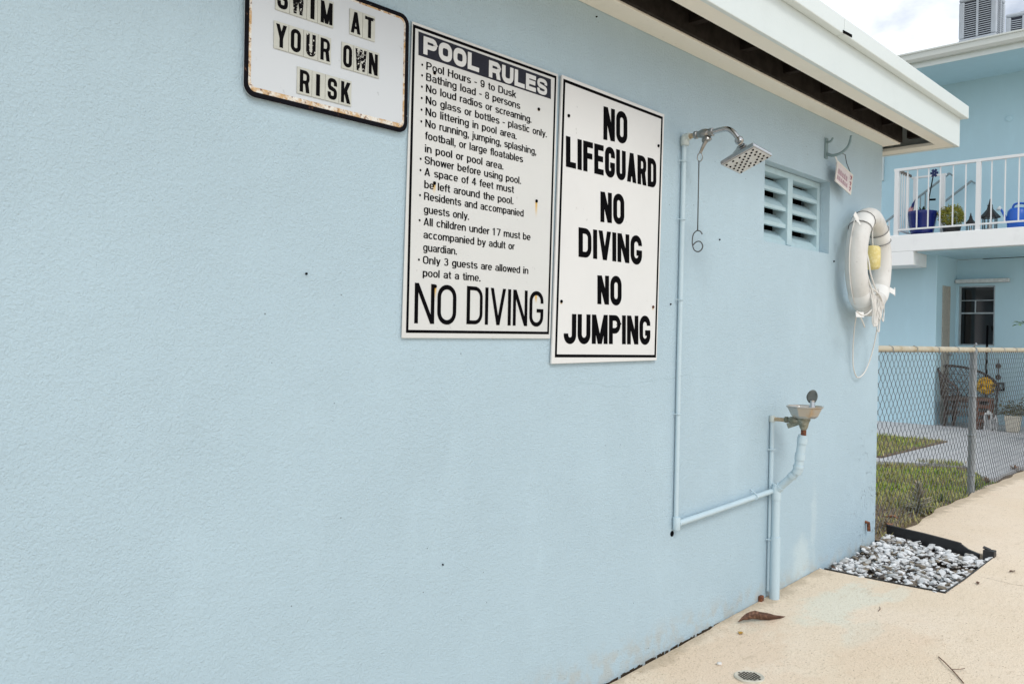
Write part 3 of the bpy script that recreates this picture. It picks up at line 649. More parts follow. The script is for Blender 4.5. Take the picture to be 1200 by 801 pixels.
v.lathe([(.010, 0), (.016, .012), (.020, .02), (.020, .026), (.014, .03)], (X, -.112, 2.085), 14, (.1, -.25, -1)); v.build('valve', m_oldchrome, sh, smooth='auto')
MB().tube([(X, -.145, 2.09), (X, -.19, 2.0935), (X, -.215, 2.090), (X, -.238, 2.073), (X, -.262, 2.043)], .0105, 12, smooth=5).build('shower_arm', m_chrome, sh, smooth='auto')
n_ = R(68); nv = Vector((0, -math.cos(n_), -math.sin(n_))); ay = Vector((0, -math.sin(n_), math.cos(n_))); ax = Vector((1, 0, 0)); hc = Vector((X, -.295, 1.962))
qr = Matrix.Rotation(R(5), 3, 'Y'); nv, ay, ax = qr @ nv, qr @ ay, qr @ ax
MB().lathe([(.015, 0), (.017, .004), (.017, .018), (.013, .022)], (X, -.258, 2.047), 12, (0, -.5, -.85)).build('swivel_nut', m_chrome, sh, smooth='auto')
hd = MB(); hs = .074
ringz = [(.014, -.062), (.020, -.050), (.036, -.032), (hs, -.008), (hs, .007)]
vs_ = []
for r_, d_ in ringz:
    for i, j in ((-1, -1), (1, -1), (1, 1), (-1, 1)): vs_.append(hc+nv*d_+ax*r_*i+ay*r_*j)
fs_ = [(0, 1, 2, 3), (19, 18, 17, 16)]
for k in range(4):
    for i in range(4): fs_.append((k*4+(i+1) % 4, k*4+i, (k+1)*4+i, (k+1)*4+(i+1) % 4))
hd.add(vs_, fs_); head = hd.build('shower_head', m_chrome, sh, bevel=.003)
fp = MB(); fp.obox(hc+nv*.0085, ax, ay, nv, hs-.006, hs-.006, .0012); fp.build('spray_plate', plain('spray_plate_grey', (.66, .67, .66), .4, .25, .1), head)
nz_ = MB(); random.seed(3)
for i in range(9):
    for j in range(9):
        if (i+j) % 2 == 0 and random.random() > .12:
            c = hc+nv*.0097+ax*(i-4)*.0145+ay*(j-4)*.0145; nz_.lathe([(.0044, 0), (.0040, .003)], c, 7, nv)
nz_.build('nozzles', m_black, head)
MB().tube([(X-.004, -.118, 2.058), (X-.006, -.108, 2.04), (X-.008, -.094, 2.010)], [.0095, .0075, .006], 8).build('lever', m_oldchrome, sh, smooth='auto')
rg = [(X-.008+.0, -.094+.012*math.cos(R(a)), 1.995+.017*math.sin(R(a))) for a in range(0, 360, 20)]
MB().tube(rg, .0021, 6, True).build('ring', m_oldchrome, sh, smooth=True)
six = [Vector((X-.01, -.091, 1.978)), Vector((X-.01, -.091, 1.70))]
rod = MB(); rod.tube(six, .0024, 6)
pts6 = [(.019, .070), (.012, .082), (-.002, .086), (-.016, .074), (-.021, .05), (-.019, .025), (-.010, .006), (.006, .001), (.019, .012), (.021, .028), (.010, .042), (-.006, .040), (-.018, .028)]
rod.tube([(X-.01+.3*a, -.091-.95*a, 1.612+z) for a, z in pts6], .0026, 6, smooth=4); rod.tube([(X-.01, -.091, 1.70), (X-.01, -.0905, 1.696)], .004, 6)
rod.build('pull_rod', plain('pull_rod_grey', (.10, .11, .115), .45, .5), sh, smooth=True)
b = MB(); b.tube([(2.98, -.02, .499), (3.3, -.021, .512), (3.79, -.024, .535)], .0125, 12); b.build('cross_pipe', m_pipe, sh, smooth='auto')
MB().lathe([(.0150, -.026), (.0160, -.024), (.0160, .024), (.0150, .026)], (2.972, -.016, .499), 14).build('tee_fitting', m_pipe, sh, smooth='auto')
for x in (3.62,): MB().tube([(x-.01, -.004, .505), (x, -.045, .530), (x+.004, -.004, .56)], .003, 6, smooth=4).build('pipe_clip', m_pipe, sh)

# ------------------------------------------------------------------ drinking fountain
FX = 3.81
df = thing('drinking_fountain', 'old drinking fountain with stained steel bowl on bent blue waste pipe', 'drinking fountain', (FX, -.05, .02))
s = MB(); s.tube([(3.803, -.013, .05), (3.806, -.013, .56)], .0095, 10); s.tube([(3.806, -.013, .56), (3.809, -.013, .893)], .0105, 10); s.build('supply_pipe', m_pipe, df, smooth='auto')
for z in (.735, .30): MB().tube([(3.788, -.003, z), (3.795, -.026, z), (3.82, -.026, z), (3.828, -.003, z)], .003, 6, smooth=3).build('pipe_clip', m_pipe, df)
MB().lathe([(.015, -.017), (.0155, 0), (.013, .012)], (3.809, -.013, .885), 12).build('elbow', m_dirtypipe, df, smooth='auto')
MB().tube([(FX, -.018, .882), (FX, -.078, .882)], .0095, 10).build('brass_nipple', m_tan, df, smooth='auto')
v = MB(); v.lathe([(.010, 0), (.015, .004), (.015, .016), (.011, .02), (.017, .032), (.017, .052), (.011, .062), (.013, .09)], (FX, -.075, .884), 12, (0, -1, 0))
v.lathe([(.012, 0), (.019, .012), (.024, .035), (.030, .048), (.030, .055), (.012, .057)], (FX, -.171, .842), 16); v.obox((FX, -.125, .868), (1, 0, 0), (0, 1, -.4), (0, .4, 1), .007, .035, .012)
v.build('valve_body', m_valve, df, smooth='auto')
b = MB()
b.lathe([(.020, .896), (.050, .899), (.064, .910), (.083, .948), (.090, .951), (.090, .955), (.083, .956), (.078, .951), (.060, .916), (.046, .907), (.010, .904)], (FX, -.175, 0), 8); 
b.build('bowl', m_bowl, df, bevel=.003)
bb = MB(); bb.lathe([(.013, 0), (.015, .02), (.011, .028), (.012, .05), (.007, .054)], (FX+.012, -.205, .934), 12); bb.build('bubbler', m_chrome, df, smooth='auto')
gd = MB(); P_ = []
for i in range(7):
    a = i/6
    for j in range(7):
        u = (j/6-.5)*2; wd = .025*math.sin(math.pi*(.16+.62*a))**.8
        P_.append((FX+.012-u*wd*.43+.010*(1-u*u)*a, -.203+u*wd*.9+.006*a*(1-2*a), .972+.060*a-.010*u*u*a+.004*u*a))
n7 = 7
fc = [(i*n7+j, i*n7+j+1, (i+1)*n7+j+1, (i+1)*n7+j) for i in range(6) for j in range(6)]
gd.add(P_, fc); go = gd.build('mouth_guard', plain('grey_rubber', (.085, .10, .095), .5, var=.15), df, smooth=True)
sd_ = go.modifiers.new('thick', 'SOLIDIFY'); sd_.thickness = .004
MB().tube([(FX, -.171, .815), (FX, -.171, .845)], .0125, 10).build('rusty_nipple', m_rust, df, smooth='auto')
d = MB(); d.tube([(FX, -.168, .818), (FX, -.150, .672)], .0205, 16); d.tube([(FX, -.150, .672), (FX, -.146, .650), (FX, -.138, .637)], .0225, 16)
d.tube([(FX, -.138, .637), (FX+.002, -.045, .545)], .0185, 16); d.tube([(FX, -.04, .30), (FX, -.04, .57)], .0195, 16); d.tube([(FX, -.041, -.05), (FX, -.041, .315)], .0235, 16)
d.build('waste_pipe', m_pipe, df, smooth='auto')
for p, q, r in (((FX, -.167, .806), (FX, -.164, .778), .0238), ((FX, -.157, .73), (FX, -.154, .70), .0238), ((FX, -.15, .672), (FX, -.1485, .66), .0245), ((FX, -.128, .627), (FX, -.115, .614), .0215), ((FX+.002, -.062, .562), (FX+.002, -.045, .545), .0225), ((FX, -.04, .495), (FX, -.04, .56), .0232)):
    MB().tube([p, q], r, 16).build('coupling', m_pipe, df, smooth='auto')

# ------------------------------------------------------------------ life ring, rope, hook sign
lc = Vector((4.79, -.088, 1.71)); phi = R(5)
def rp(rad, ang, y=0.0):
    x = .95*rad*math.cos(ang); z = rad*math.sin(ang)
    return Vector((lc.x+x*math.cos(phi)-y*math.sin(phi), lc.y+x*math.sin(phi)+y*math.cos(phi), lc.z+z))
lr = thing('life_ring', 'old white life ring with strap bands hung on the blue wall near its corner', 'life ring', (lc.x, 0, lc.z-.31))
tr = MB(); n1, n2 = 72, 20; vs_ = []
for i in range(n1):
    a = 2*math.pi*i/n1
    for k in range(n2):
        b = 2*math.pi*k/n2; vs_.append(rp(.252+.053*math.cos(b)*(1+.03*math.sin(a*5)+.02*math.sin(a*9+1)), a, .058*math.sin(b)))
tr.add(vs_, [(i*n2+k, ((i+1) % n1)*n2+k, ((i+1) % n1)*n2+(k+1) % n2, i*n2+(k+1) % n2) for i in range(n1) for k in range(n2)])
tr.build('ring_body', m_ring, lr, smooth=True)
def band(a0, a1, rr=.057):
    m = MB(); q = []
    for i in range(5):
        a = R(a0+(a1-a0)*i/4)
        for k in range(n2):
            b = 2*math.pi*k/n2; e_ = rr if 0 < i < 4 else rr-.004; q.append(rp(.252+e_*math.cos(b), a, (e_+.005)*math.sin(b)))
    m.add(q, [(i*n2+k, (i+1)*n2+k, (i+1)*n2+(k+1) % n2, i*n2+(k+1) % n2) for i in range(4) for k in range(n2)])
    return m.build('strap_band', m_strap, lr, smooth=True)
for a in (128, 42, 318, 232): band(a-9, a+9)
for a, s_ in ((137, 1), (119, 1), (33, 1), (51, 1)):
    q = [rp(.252+.0575*math.cos(2*math.pi*k/16), R(a), .0625*math.sin(2*math.pi*k/16)) for k in range(16)]
    MB().tube(q, .0022, 5, True).build('seam_cord', plain('grey_cord', (.16, .16, .16), .8), lr, smooth=True)
def flap(p, d1, d2, hx, hz): m = MB(); m.obox(p, d1, Vector(d1).cross(Vector(d2)), d2, hx, .0015, hz); return m.build('strap_tail', m_strap, lr)
flap((4.478, -.135, 1.925), (.62, -.1, .75), (-.7, .1, .62), .014, .026); flap((4.50, -.137, 1.905), (.5, -.3, -.8), (.8, .1, .5), .022, .010)
flap((5.035, -.125, 1.565), (.9, -.2, -.25), (.25, .1, .95), .040, .016); flap((5.085, -.128, 1.560), (.3, .1, .9), (.9, .2, -.3), .024, .013)
flap((4.50, -.155, 1.408), (.95, -.2, 0), (0, .1, 1), .035, .014)
gr_ = MB(); gr_.tube([rp(.307, R(232+(128-232)*i/8), .02) for i in range(9)], .0035, 6, smooth=2); gr_.build('grab_line', m_rope, lr, smooth=True)
# rope with float
rc = Vector((4.78, -.125, 1.9)); tw = thing('throw_rope', 'bundled white rope with a yellow foam float hanging through the life ring', 'rope', (4.76, -.12, 1.35))
rp_ = MB(); random.seed(11)
def rope(pts, r=.0042): rp_.tube(pts, r, 6, smooth=6)
rope([(4.60, -.13, 1.80), (4.575, -.155, 1.73), (4.56, -.16, 1.66), (4.60, -.165, 1.58), (4.665, -.17, 1.50), (4.675, -.168, 1.44), (4.70, -.165, 1.35)])
rope([(4.61, -.13, 1.80), (4.595, -.16, 1.70), (4.60, -.17, 1.63), (4.66, -.175, 1.555), (4.74, -.178, 1.50), (4.80, -.172, 1.46)])
rope([(4.585, -.13, 1.79), (4.565, -.15, 1.70), (4.58, -.16, 1.62), (4.63, -.17, 1.53), (4.64, -.165, 1.42)])
for k in range(7):
    a = 4.628+.021*k+random.uniform(-.007, .007); zb = random.uniform(1.30, 1.39)+.004*k; tp = random.uniform(1.50, 1.56)
    rope([(a-.012, -.160-.002*k, tp), (a+.004, -.174, (tp+zb)/2), (a+.004, -.172, zb+.03), (a+.022, -.176, zb), (a+.042, -.172, zb+.05), (a+.028, -.176, (tp+zb)/2), (a+.012, -.165, tp-.015)], .0036)
rope([(4.70, -.06, 1.425), (4.745, -.03, 1.32), (4.755, -.022, 1.20), (4.775, -.02, 1.11), (4.84, -.02, 1.06), (4.94, -.025, 1.10), (4.99, -.045, 1.22), (4.96, -.08, 1.36), (4.80, -.15, 1.47)], .0038)
rope([(4.555, -.13, 1.41), (4.59, -.135, 1.375), (4.635, -.13, 1.345)], .0042)
rope([(4.47, -.15, 1.425), (4.53, -.162, 1.405), (4.62, -.165, 1.43), (4.68, -.168, 1.485), (4.695, -.165, 1.53)], .004)
rope([(4.62, -.168, 1.555), (4.70, -.18, 1.525), (4.77, -.175, 1.48), (4.80, -.17, 1.45)], .0046)
rope([(4.80, -.10, 1.90), (4.80, -.10, 1.85), (4.81, -.10, 1.80)]); rope([(4.70, -.11, 1.89), (4.69, -.12, 1.84), (4.62, -.13, 1.79)]); rope([(4.72, -.105, 1.89), (4.72, -.11, 1.83), (4.63, -.125, 1.77)])
rp_.build('rope', m_rope, tw, smooth=True)
MB().lathe([(.014, -.068), (.034, -.064), (.043, -.052), (.0445, 0), (.043, .052), (.034, .064), (.014, .068)], (4.805, -.10, 1.738), 18).build('float', m_foam, tw, smooth=True)

hk = thing('hook_bracket', 'grey-blue wall hook under the eave holding the small white sign', 'hook', (4.39, 0, 2.29))
m_hook = painted('hook_paint', (.20, .29, .31), .5, .4)
h = MB(); h.obox((4.388, -.004, 2.292), (1, 0, 0), (0, 1, 0), (0, 0, 1), .016, .004, .055); h.build('wall_plate', m_hook, hk, bevel=.002)
h = MB(); h.tube([(4.39, -.008, 2.262), (4.392, -.04, 2.250), (4.40, -.085, 2.262), (4.405, -.118, 2.298), (4.405, -.128, 2.345)], [.0085, .008, .0075, .007, .0055], 8, smooth=5); h.tube([(4.39, -.008, 2.325), (4.392, -.026, 2.328), (4.393, -.036, 2.345)], .006, 8, smooth=4); h.build('hook_arm', m_hook, hk, smooth=True)
hs_ = thing('hanging_sign', 'tiny white sign with faded pink lettering hanging crookedly from the wall hook', 'sign', (4.51, -.05, 2.14))
d1 = Vector((.977, 0, -.213)); d2 = Vector((.213, 0, .977)); ct = Vector((4.513, -.05, 2.1475))
m = MB(); m.obox(ct, d1, (0, 1, 0), d2, .1075, .0022, .0575); m.build('sign_plate', plain('pinkish_white', (.66, .60, .60), .5, var=.06), hs_)
m = MB(); 
for a, b, c, dd in ((-.1075, .1075, .052, .0575), (-.1075, .1075, -.0575, -.052), (-.1075, -.101, -.052, .052), (.101, .1075, -.052, .052)):
    m.obox(ct+d1*(a+b)/2+d2*(c+dd)/2+Vector((0, -.0028, 0)), d1, (0, 1, 0), d2, (b-a)/2, .0012, (dd-c)/2)
m.build('sign_border', plain('sign_edge_white', (.74, .73, .66), .5, var=.05), hs_)
m = MB(); random.seed(21)
def scr(x, z, w_, h_, n=4):
    p = [ct+d1*(x+w_*i/n)+d2*(z+(h_ if i % 2 else 0)*random.uniform(.7, 1))+Vector((0, -.0034, 0)) for i in range(n+1)]; m.tube(p, .0022, 5)
for i in range(5): scr(-.085+i*.026, -.006, .016, .030, 4)
for i in range(6): scr(-.09+i*.024, -.038, .015, .022, 4)
m.build('faded_lettering', plain('faded_pink_ink', (.56, .42, .47), .6, var=.1), hs_)
m = MB()
for z in (.03, -.004, -.034): scr2 = m.tube([ct+d1*(.074+a)+d2*(z+b)+Vector((0, -.0036, 0)) for a, b in ((0, .008), (.010, .012), (.016, .004), (.010, -.004), (.008, -.008))], .0028, 5)
m.build('red_lettering', plain('red_ink', (.40, .16, .19), .6, var=.1), hs_)
m = MB(); m.tube([(4.425, -.05, 2.212), (4.41, -.05, 2.235), (4.395, -.045, 2.252)], .004, 6); m.build('hanging_knot', m_strap, hs_)
m = MB(); m.tube([ct+d1*.092+d2*.05, (4.545, -.05, 2.235), (4.50, -.06, 2.27), (4.40, -.07, 2.262)], .0022, 6); m.build('hanging_cord', plain('dark_cord', (.07, .09, .10), .8), hs_)

# ------------------------------------------------------------------ gravel bed
random.seed(17); g = MB()
ico = [(0, 0, 1)]+[(.894*math.cos(R(72*i)), .894*math.sin(R(72*i)), .447) for i in range(5)]+[(.894*math.cos(R(72*i+36)), .894*math.sin(R(72*i+36)), -.447) for i in range(5)]+[(0, 0, -1)]
icf = [(0, i+1, (i+1) % 5+1) for i in range(5)]+[(i+1, i+6, (i+1) % 5+1) for i in range(5)]+[((i+1) % 5+1, i+6, (i+1) % 5+6) for i in range(5)]+[(11, (i+1) % 5+6, i+6) for i in range(5)]
def inbed(x, y):
    if y > -.012 or y < -.632: return False
    return 4.412 < x < (5.24+(y+.636)*.226-.02)
cnt = 0
while cnt < 1250:
    x, y = random.uniform(4.4, 5.4), random.uniform(-.64, 0)
    if not inbed(x, y): continue
    pat = math.sin(x*9.1+1)*math.sin(y*13+2)+.6*math.sin(x*21+y*17)+.4*math.sin(x*37-y*29)
    if pat > .75 and random.random() < .7: continue
    cnt += 1; s_ = random.choice((.008, .011, .014, .018, .024)); rz = random.uniform(0, 6.28); tilt = random.uniform(-.6, .6); tl2 = random.uniform(-.5, .5)
    A3 = Matrix.Rotation(rz, 3, 'Z') @ Matrix.Rotation(tilt, 3, 'X') @ Matrix.Rotation(tl2, 3, 'Y')
    z = gz(x)-.034+random.uniform(0, .028); sx, sy, sz = s_*random.uniform(.9, 1.6), s_*random.uniform(.6, 1.1), s_*random.uniform(.25, .6)
    g.add([Vector((x, y, z))+A3 @ Vector((p[0]*sx*random.uniform(.8, 1.2), p[1]*sy*random.uniform(.8, 1.2), p[2]*sz*random.uniform(.75, 1.2))) for p in ico], icf)
tag(g.build('gravel', m_stone), label='white and grey marble chips filling the square bed by the wall corner', cat='gravel', kind='stuff')
ed = MB(); pts = [(5.395, -.005), (5.37, -.12), (5.33, -.25), (5.29, -.38), (5.265, -.46), (5.255, -.50), (5.25, -.56)]
tops = [.043, .039, .040, .038, .036, .015, .0]
vv = []
for (x, y), tz in zip(pts, tops): vv += [(x-.014, y, gz(x)-.05), (x-.014, y, gz(x)+tz), (x+.006, y, gz(x)+tz), (x+.006, y, gz(x)-.05)]
ff = []
for i in range(len(pts)-1):
    for k in range(4): ff.append((i*4+k, i*4+(k+1) % 4, i*4+4+(k+1) % 4, i*4+4+k))
ed.add(vv, ff+[(0, 1, 2, 3)]); 
ed.tube([(5.392, -.004, gz(5.4)+.041), (5.366, -.12, gz(5.37)+.037), (5.326, -.25, gz(5.33)+.038), (5.286, -.38, gz(5.29)+.036), (5.261, -.46, gz(5.26)+.034)], .009, 6)
edo = tag(ed.build('bed_edging', m_blackpl), label='long black plastic edging strip standing along the far side of the gravel bed', cat='edging')
e2 = MB(); e2.box(5.212, 5.262, -.642, -.585, gz(5.25)-.05, gz(5.25)+.034); e2.obox((5.235, -.60, gz(5.25)+.04), (1, 0, .2), (0, 1, .3), (-.2, -.3, 1), .012, .02, .004)
tag(e2.build('edging_stub', m_blackpl, bevel=.003), label='short broken black edging stub at the outer far corner of the gravel bed', cat='edging')
e3 = MB(); e3.tube([(4.408, -.03, gz(4.41)+.004), (4.41, -.2, gz(4.41)+.002), (4.414, -.42, gz(4.41)+.003), (4.425, -.62, gz(4.42)+.004), (4.7, -.630, gz(4.7)+.002), (4.95, -.632, gz(4.95)-.001), (5.22, -.634, gz(5.2)-.001)], .0045, 6)
e3.build('sunken_rim', m_blackpl, edo)

# ------------------------------------------------------------------ things lying on the deck
random.seed(12); dj = MB(); xq = 2.2  # dark slivers added to paint the crack's shade along the wall foot
while xq < 3.36:
    ln = random.uniform(.005, .020); w0 = random.uniform(.0008, .0055)*(1 if xq < 3.1 else .6); tp_ = random.uniform(-.002, .0035)
    if random.random() < .84:
        n_ = 5; fr_ = [(xq+ln*i/n_, -.0002-w0*(.35+.65*math.sin(math.pi*(i+.3)/(n_+.6)))*random.uniform(.6, 1.1)) for i in range(n_+1)]
        dj.slab(fr_+[(xq+ln, -.0001), (xq, -.0001)], lambda x: gz(x)-.02, lambda x: gz(x)+tp_)
    xq += ln*random.uniform(.95, 1.1)
tag(dj.build('dirt', plain('painted_crack_shade', (.065, .050, .036), .95, spec=.05)), label='broken line painted dark for the shade in the joint where the blue wall meets the deck', cat='dirt', kind='stuff')
def leaf_sheet(name, c, L, Wd, rot, curl, mat, label, cat='leaf', group=None, n=10, lift=.006, tw=.0):
    m = MB(); ca, sa = math.cos(rot), math.sin(rot); vs_ = []
    for i in range(n+1):
        u = i/n; w_ = Wd*math.sin(math.pi*min(1, max(.02, u**.85)))
        for j in range(5):
            q = (j-2)/2; x = (u-.5)*L; y = q*w_*(1-.25*curl); z = lift+abs(q)**1.5*w_*curl+.18*Wd*curl*math.sin(u*7+tw)+.004*random.random()
            vs_.append((c[0]+x*ca-y*sa, c[1]+x*sa+y*ca, gz(c[0])+z))
    m.add(vs_, [(i*5+j, i*5+j+1, (i+1)*5+j+1, (i+1)*5+j) for i in range(n) for j in range(4)])
    o = m.build(name, mat, smooth=True); s2 = o.modifiers.new('thick', 'SOLIDIFY'); s2.thickness = .0012
    return tag(o, label, cat, group)
random.seed(4)
t = MT('dry_brown_leaf', .75, 0, (.085, .038, .022)); t.mix(t.ramp(t.noise(30, 4, .6, (1, 4, 1)), .45, .65), (.25, .13, .08), .8); m_dead = t.m
leaf_sheet('dead_leaf', (3.50, -.135), .24, .030, R(-30), 1.1, m_dead, 'large curled brown dead leaf on the deck below the drinking fountain', lift=.004)
leaf_sheet('yellow_leaf', (3.304, -.137), .030, .012, R(10), .3, plain('yellow_leaf', (.48, .27, .03), .6), 'small yellow leaf lying flat between the brown leaf and the drain', lift=.002)
for i, (x, y, L, rt_, lb) in enumerate(((4.68, -.70, .05, .3, 'tiny brown leaf just off the outer near corner of the gravel bed'), (5.0, -.78, .045, -.4, 'thin dry leaf on the deck right of the gravel bed'), (4.45, -.06, .05, .9, 'dry leaf scrap against the wall at the near end of the gravel bed'))):
    leaf_sheet('leaf_scrap', (x, y), L, .009, rt_, .5, m_dead, lb, lift=.003)
random.seed(8)
MBp = MB(); MBp.add([Vector((2.964, -.229, gz(2.964)+.004))+Vector((p[0]*.017*random.uniform(.8, 1.1), p[1]*.012*random.uniform(.8, 1.1), p[2]*.007)) for p in ico], icf)
tag(MBp.build('pebble', plain('white_pebble', (.72, .71, .68), .6), smooth=True), 'single white pebble on the deck near the round drain', 'pebble')
tw_ = MB(); tw_.tube([(3.60, -.842, gz(3.6)+.004), (3.54, -.885, gz(3.54)+.010), (3.48, -.935, gz(3.48)+.006), (3.41, -.985, gz(3.41)+.005)], .0022, 6, smooth=4); tw_.tube([(3.50, -.918, gz(3.5)+.008), (3.515, -.945, gz(3.5)+.012), (3.545, -.952, gz(3.54)+.008)], .0014, 5, smooth=3)
tag(tw_.build('twig', m_dead), 'dry forked twig lying on the open deck at the bottom of the view', 'twig')
tag(MB().tube([(4.02, -.46, gz(4.02)+.003), (3.985, -.475, gz(3.98)+.005), (3.96, -.475, gz(3.96)+.003)], .0016, 5).build('grass_stem', m_dead), 'short curved dry stem on bare deck in front of the gravel bed', 'twig')
tag(MB().box(3.722, 3.752, -.018, .0, gz(3.74)-.01, gz(3.74)+.026).build('rusty_block', m_rust, bevel=.005), 'rusty metal lump against the wall beside the waste pipe foot', 'metal scrap')
dr = thing('floor_drain', 'round floor drain with perforated pale grate set in the deck', 'drain', (2.937, -.372, gz(2.937)))
zc = gz(2.937); q = MB(); seg = 32
q.lathe([(.057, -.03), (.057, .004), (.053, .0065), (.049, .004)], (2.937, -.372, zc), seg); q.build('drain_rim', plain('grate_pale', (.60, .57, .48), .6, var=.15), dr, smooth='auto')
q = MB()
for i in range(-4, 5):
    for j in range(-4, 5):
        x, y = i*.0130+(.0065 if j % 2 else 0), j*.0105
        if x*x+y*y < .043**2: q.lathe([(.0047, 0), (.0045, .0014)], (2.937+x, -.372+y, zc+.0052), 4)
q.build('grate_holes', m_black, dr)

# ------------------------------------------------------------------ chain-link fence
fe = thing('chain_link_fence', 'galvanised chain-link fence with stained top rail along the deck edge beyond the wall corner', 'fence', (7.4, .055, .08))
FXX, FY, ZT = 7.40, .062, 1.222
for (x, y) in ((FXX, FY), (10.2, .115), (13.0, .16)):
    p = MB(); p.tube([(x, y, -.2), (x, y, 1.195)], .027, 14); po = p.build('post', m_galv, fe, smooth='auto')
    q = MB(); q.lathe([(.030, 0), (.031, .012), (.029, .04), (.014, .055), (.008, .058)], (x, y, 1.185), 14); q.tube([(x, y, 1.235), (x-.01, y-.02, 1.275), (x-.02, y-.03, 1.262)], .006, 6); q.build('post_cap', m_galv, po, smooth='auto')
    for z in (1.08, .85, .54, .22):
        q = MB(); q.lathe([(.0295, -.009), (.031, -.007), (.031, .007), (.0295, .009)], (x, y, z), 14); q.build('tension_band', m_galv, po, smooth='auto')
r_ = MB(); r_.tube([(5.225, .062, ZT+.002), (FXX, FY, ZT), (10.2, .115, ZT), (13.2, .165, ZT)], .021, 12); r_.build('top_rail', m_rail, fe, smooth='auto')
ties = MB()
for k in range(16):
    xx = 5.55+.46*k; yy = FY+max(0, xx-FXX)*.019; ties = MB()
    ties.tube([(xx, yy-.027, ZT-.03), (xx+.002, yy-.025, ZT+.012), (xx+.004, yy, ZT+.025), (xx+.006, yy+.025, ZT+.012), (xx+.008, yy+.025, ZT-.03)], .0028, 5); ties.build('wire_tie', m_galv, fe)
def linkmesh(o, d, L, zb, zt):
    m = MB(); dv = Vector(d).normalized(); nv_ = Vector((-dv.y, dv.x, 0)); dx, dz = .037, .042; n = int(L/dx); rows_ = int((zt-zb)/dz)
    for i in range(n):
        pts_ = []
        for k in range(rows_+1):
            e_ = (i+ (.5 if (k+i) % 2 else -.5)*1.06)*dx; wv = .0016*(1 if (k+i) % 2 else -1)
            e_ = (i+.5)*dx+(dx*.53 if k % 2 == i % 2 else -dx*.53)*.98
            pts_.append(Vector(o)+dv*e_+nv_*wv+Vector((0, 0, zt-k*dz)))
        m.tube(pts_, .0018, 4, cap=False)
    return m
mm = linkmesh((5.235, .036, 0), (2.165, 0, 0), 2.16, .06, ZT-.012); mo = linkmesh((FXX+.0, FY-.027, 0), (2.8, .053, 0), 5.6, .06, ZT-.012)
mm.add(mo.v, mo.f); mm.build('wire_mesh', m_wire, fe)

# ------------------------------------------------------------------ grass and plants
random.seed(31); gm = MB()
def blade(x, y, z, h, lean, az, w_):
    dx, dy = math.cos(az), math.sin(az); px, py = -dy*w_, dx*w_
    gm.add([(x-px, y-py, z), (x+px, y+py, z), (x+dx*lean*.4+px*.8, y+dy*lean*.4+py*.8, z+h*.6), (x+dx*lean*.4-px*.8, y+dy*lean*.4-py*.8, z+h*.6), (x+dx*lean, y+dy*lean, z+h)], [(0, 1, 2, 3), (3, 2, 4)])
def ok(x, y):
    if x < 5.23 or y < edge(x)+.006: return False
    if 5.23 < x < 8.54:
        if x > 8.1 and y < .11+(x-8.12)*.51: return False
        return True
    if x < 8.9 and 8.54 < x and y < 1.2 and y > .5: return (x-8.54) < .42*(1.2-y)/.66
    return 8.83 < x < 10.9 and y > 1.28
for k in range(33000):
    if random.random() < .80: x = 5.22+random.random()**.8*3.7; y = -.07+random.random()**1.0*2.1
    else: x = random.uniform(8.8, 10.92); y = random.uniform(1.27, 3.6)
    if y > .3+(x-5.2)*.42+.5: continue
    if not ok(x, y): continue
    dn = 1 if x > 6.3 else .5
    if random.random() > dn: continue
    far = x > 8.7; z0 = .106 if far else ltop(x, y)-.004
    h = random.uniform(.018, .055)*(1.0 if x > 6.2 else .8)
    blade(x, y, z0, h, random.uniform(.008, .045), random.uniform(0, 6.28), random.uniform(.0022, .0042))
tag(gm.build('grass', m_grass), label='patchy green and straw coloured grass growing on both sides of the fence', cat='grass', kind='stuff')

def spray(m, c, n, L, w_, el0, el1, droop=.3, az0=0, az1=360):
    for k in range(n):
        az = R(random.uniform(az0, az1)); el = R(random.uniform(el0, el1)); l_ = L*random.uniform(.65, 1.1)
        d = Vector((math.cos(az)*math.cos(el), math.sin(az)*math.cos(el), math.sin(el))); sdv = Vector((-math.sin(az), math.cos(az), 0)); P = Vector(c); prev = None
        for i in range(5):
            u = i/4; ww = w_*math.sin(math.pi*(.15+.8*u)); q = P+d*l_*u+Vector((0, 0, -droop*l_*u*u)); a_, b_ = q-sdv*ww, q+sdv*ww+Vector((0, 0, 0))
            mid = q+Vector((0, 0, -ww*.4))
            if prev: m.add([prev[0], prev[2], mid, a_], [(0, 1, 2, 3)]); m.add([prev[2], prev[1], b_, mid], [(0, 1, 2, 3)])
            prev = (a_, b_, mid)
    return m
random.seed(40)
sp = thing('spiky_plant', 'grey-green spiky succulent growing at the lawn edge beside the fence post', 'plant', (6.30, .10, .07))
q = MB(); q.tube([(6.30, .10, .04), (6.30, .10, .20)], .010, 6); q.build('stem', plain('plant_stem', (.16, .15, .10), .8), sp)
q = MB()
for k in range(6): spray(q, (6.30, .10, .08+.028*k), 13, .165-.014*k, .0095, 0+11*k, 25+11*k, .12)
q.build('leaves', leafmat('succulent_leaf', [(0, (.20, .215, .14)), (.5, (.33, .32, .22)), (.85, (.42, .38, .28)), (1, (.40, .27, .20))]), sp)
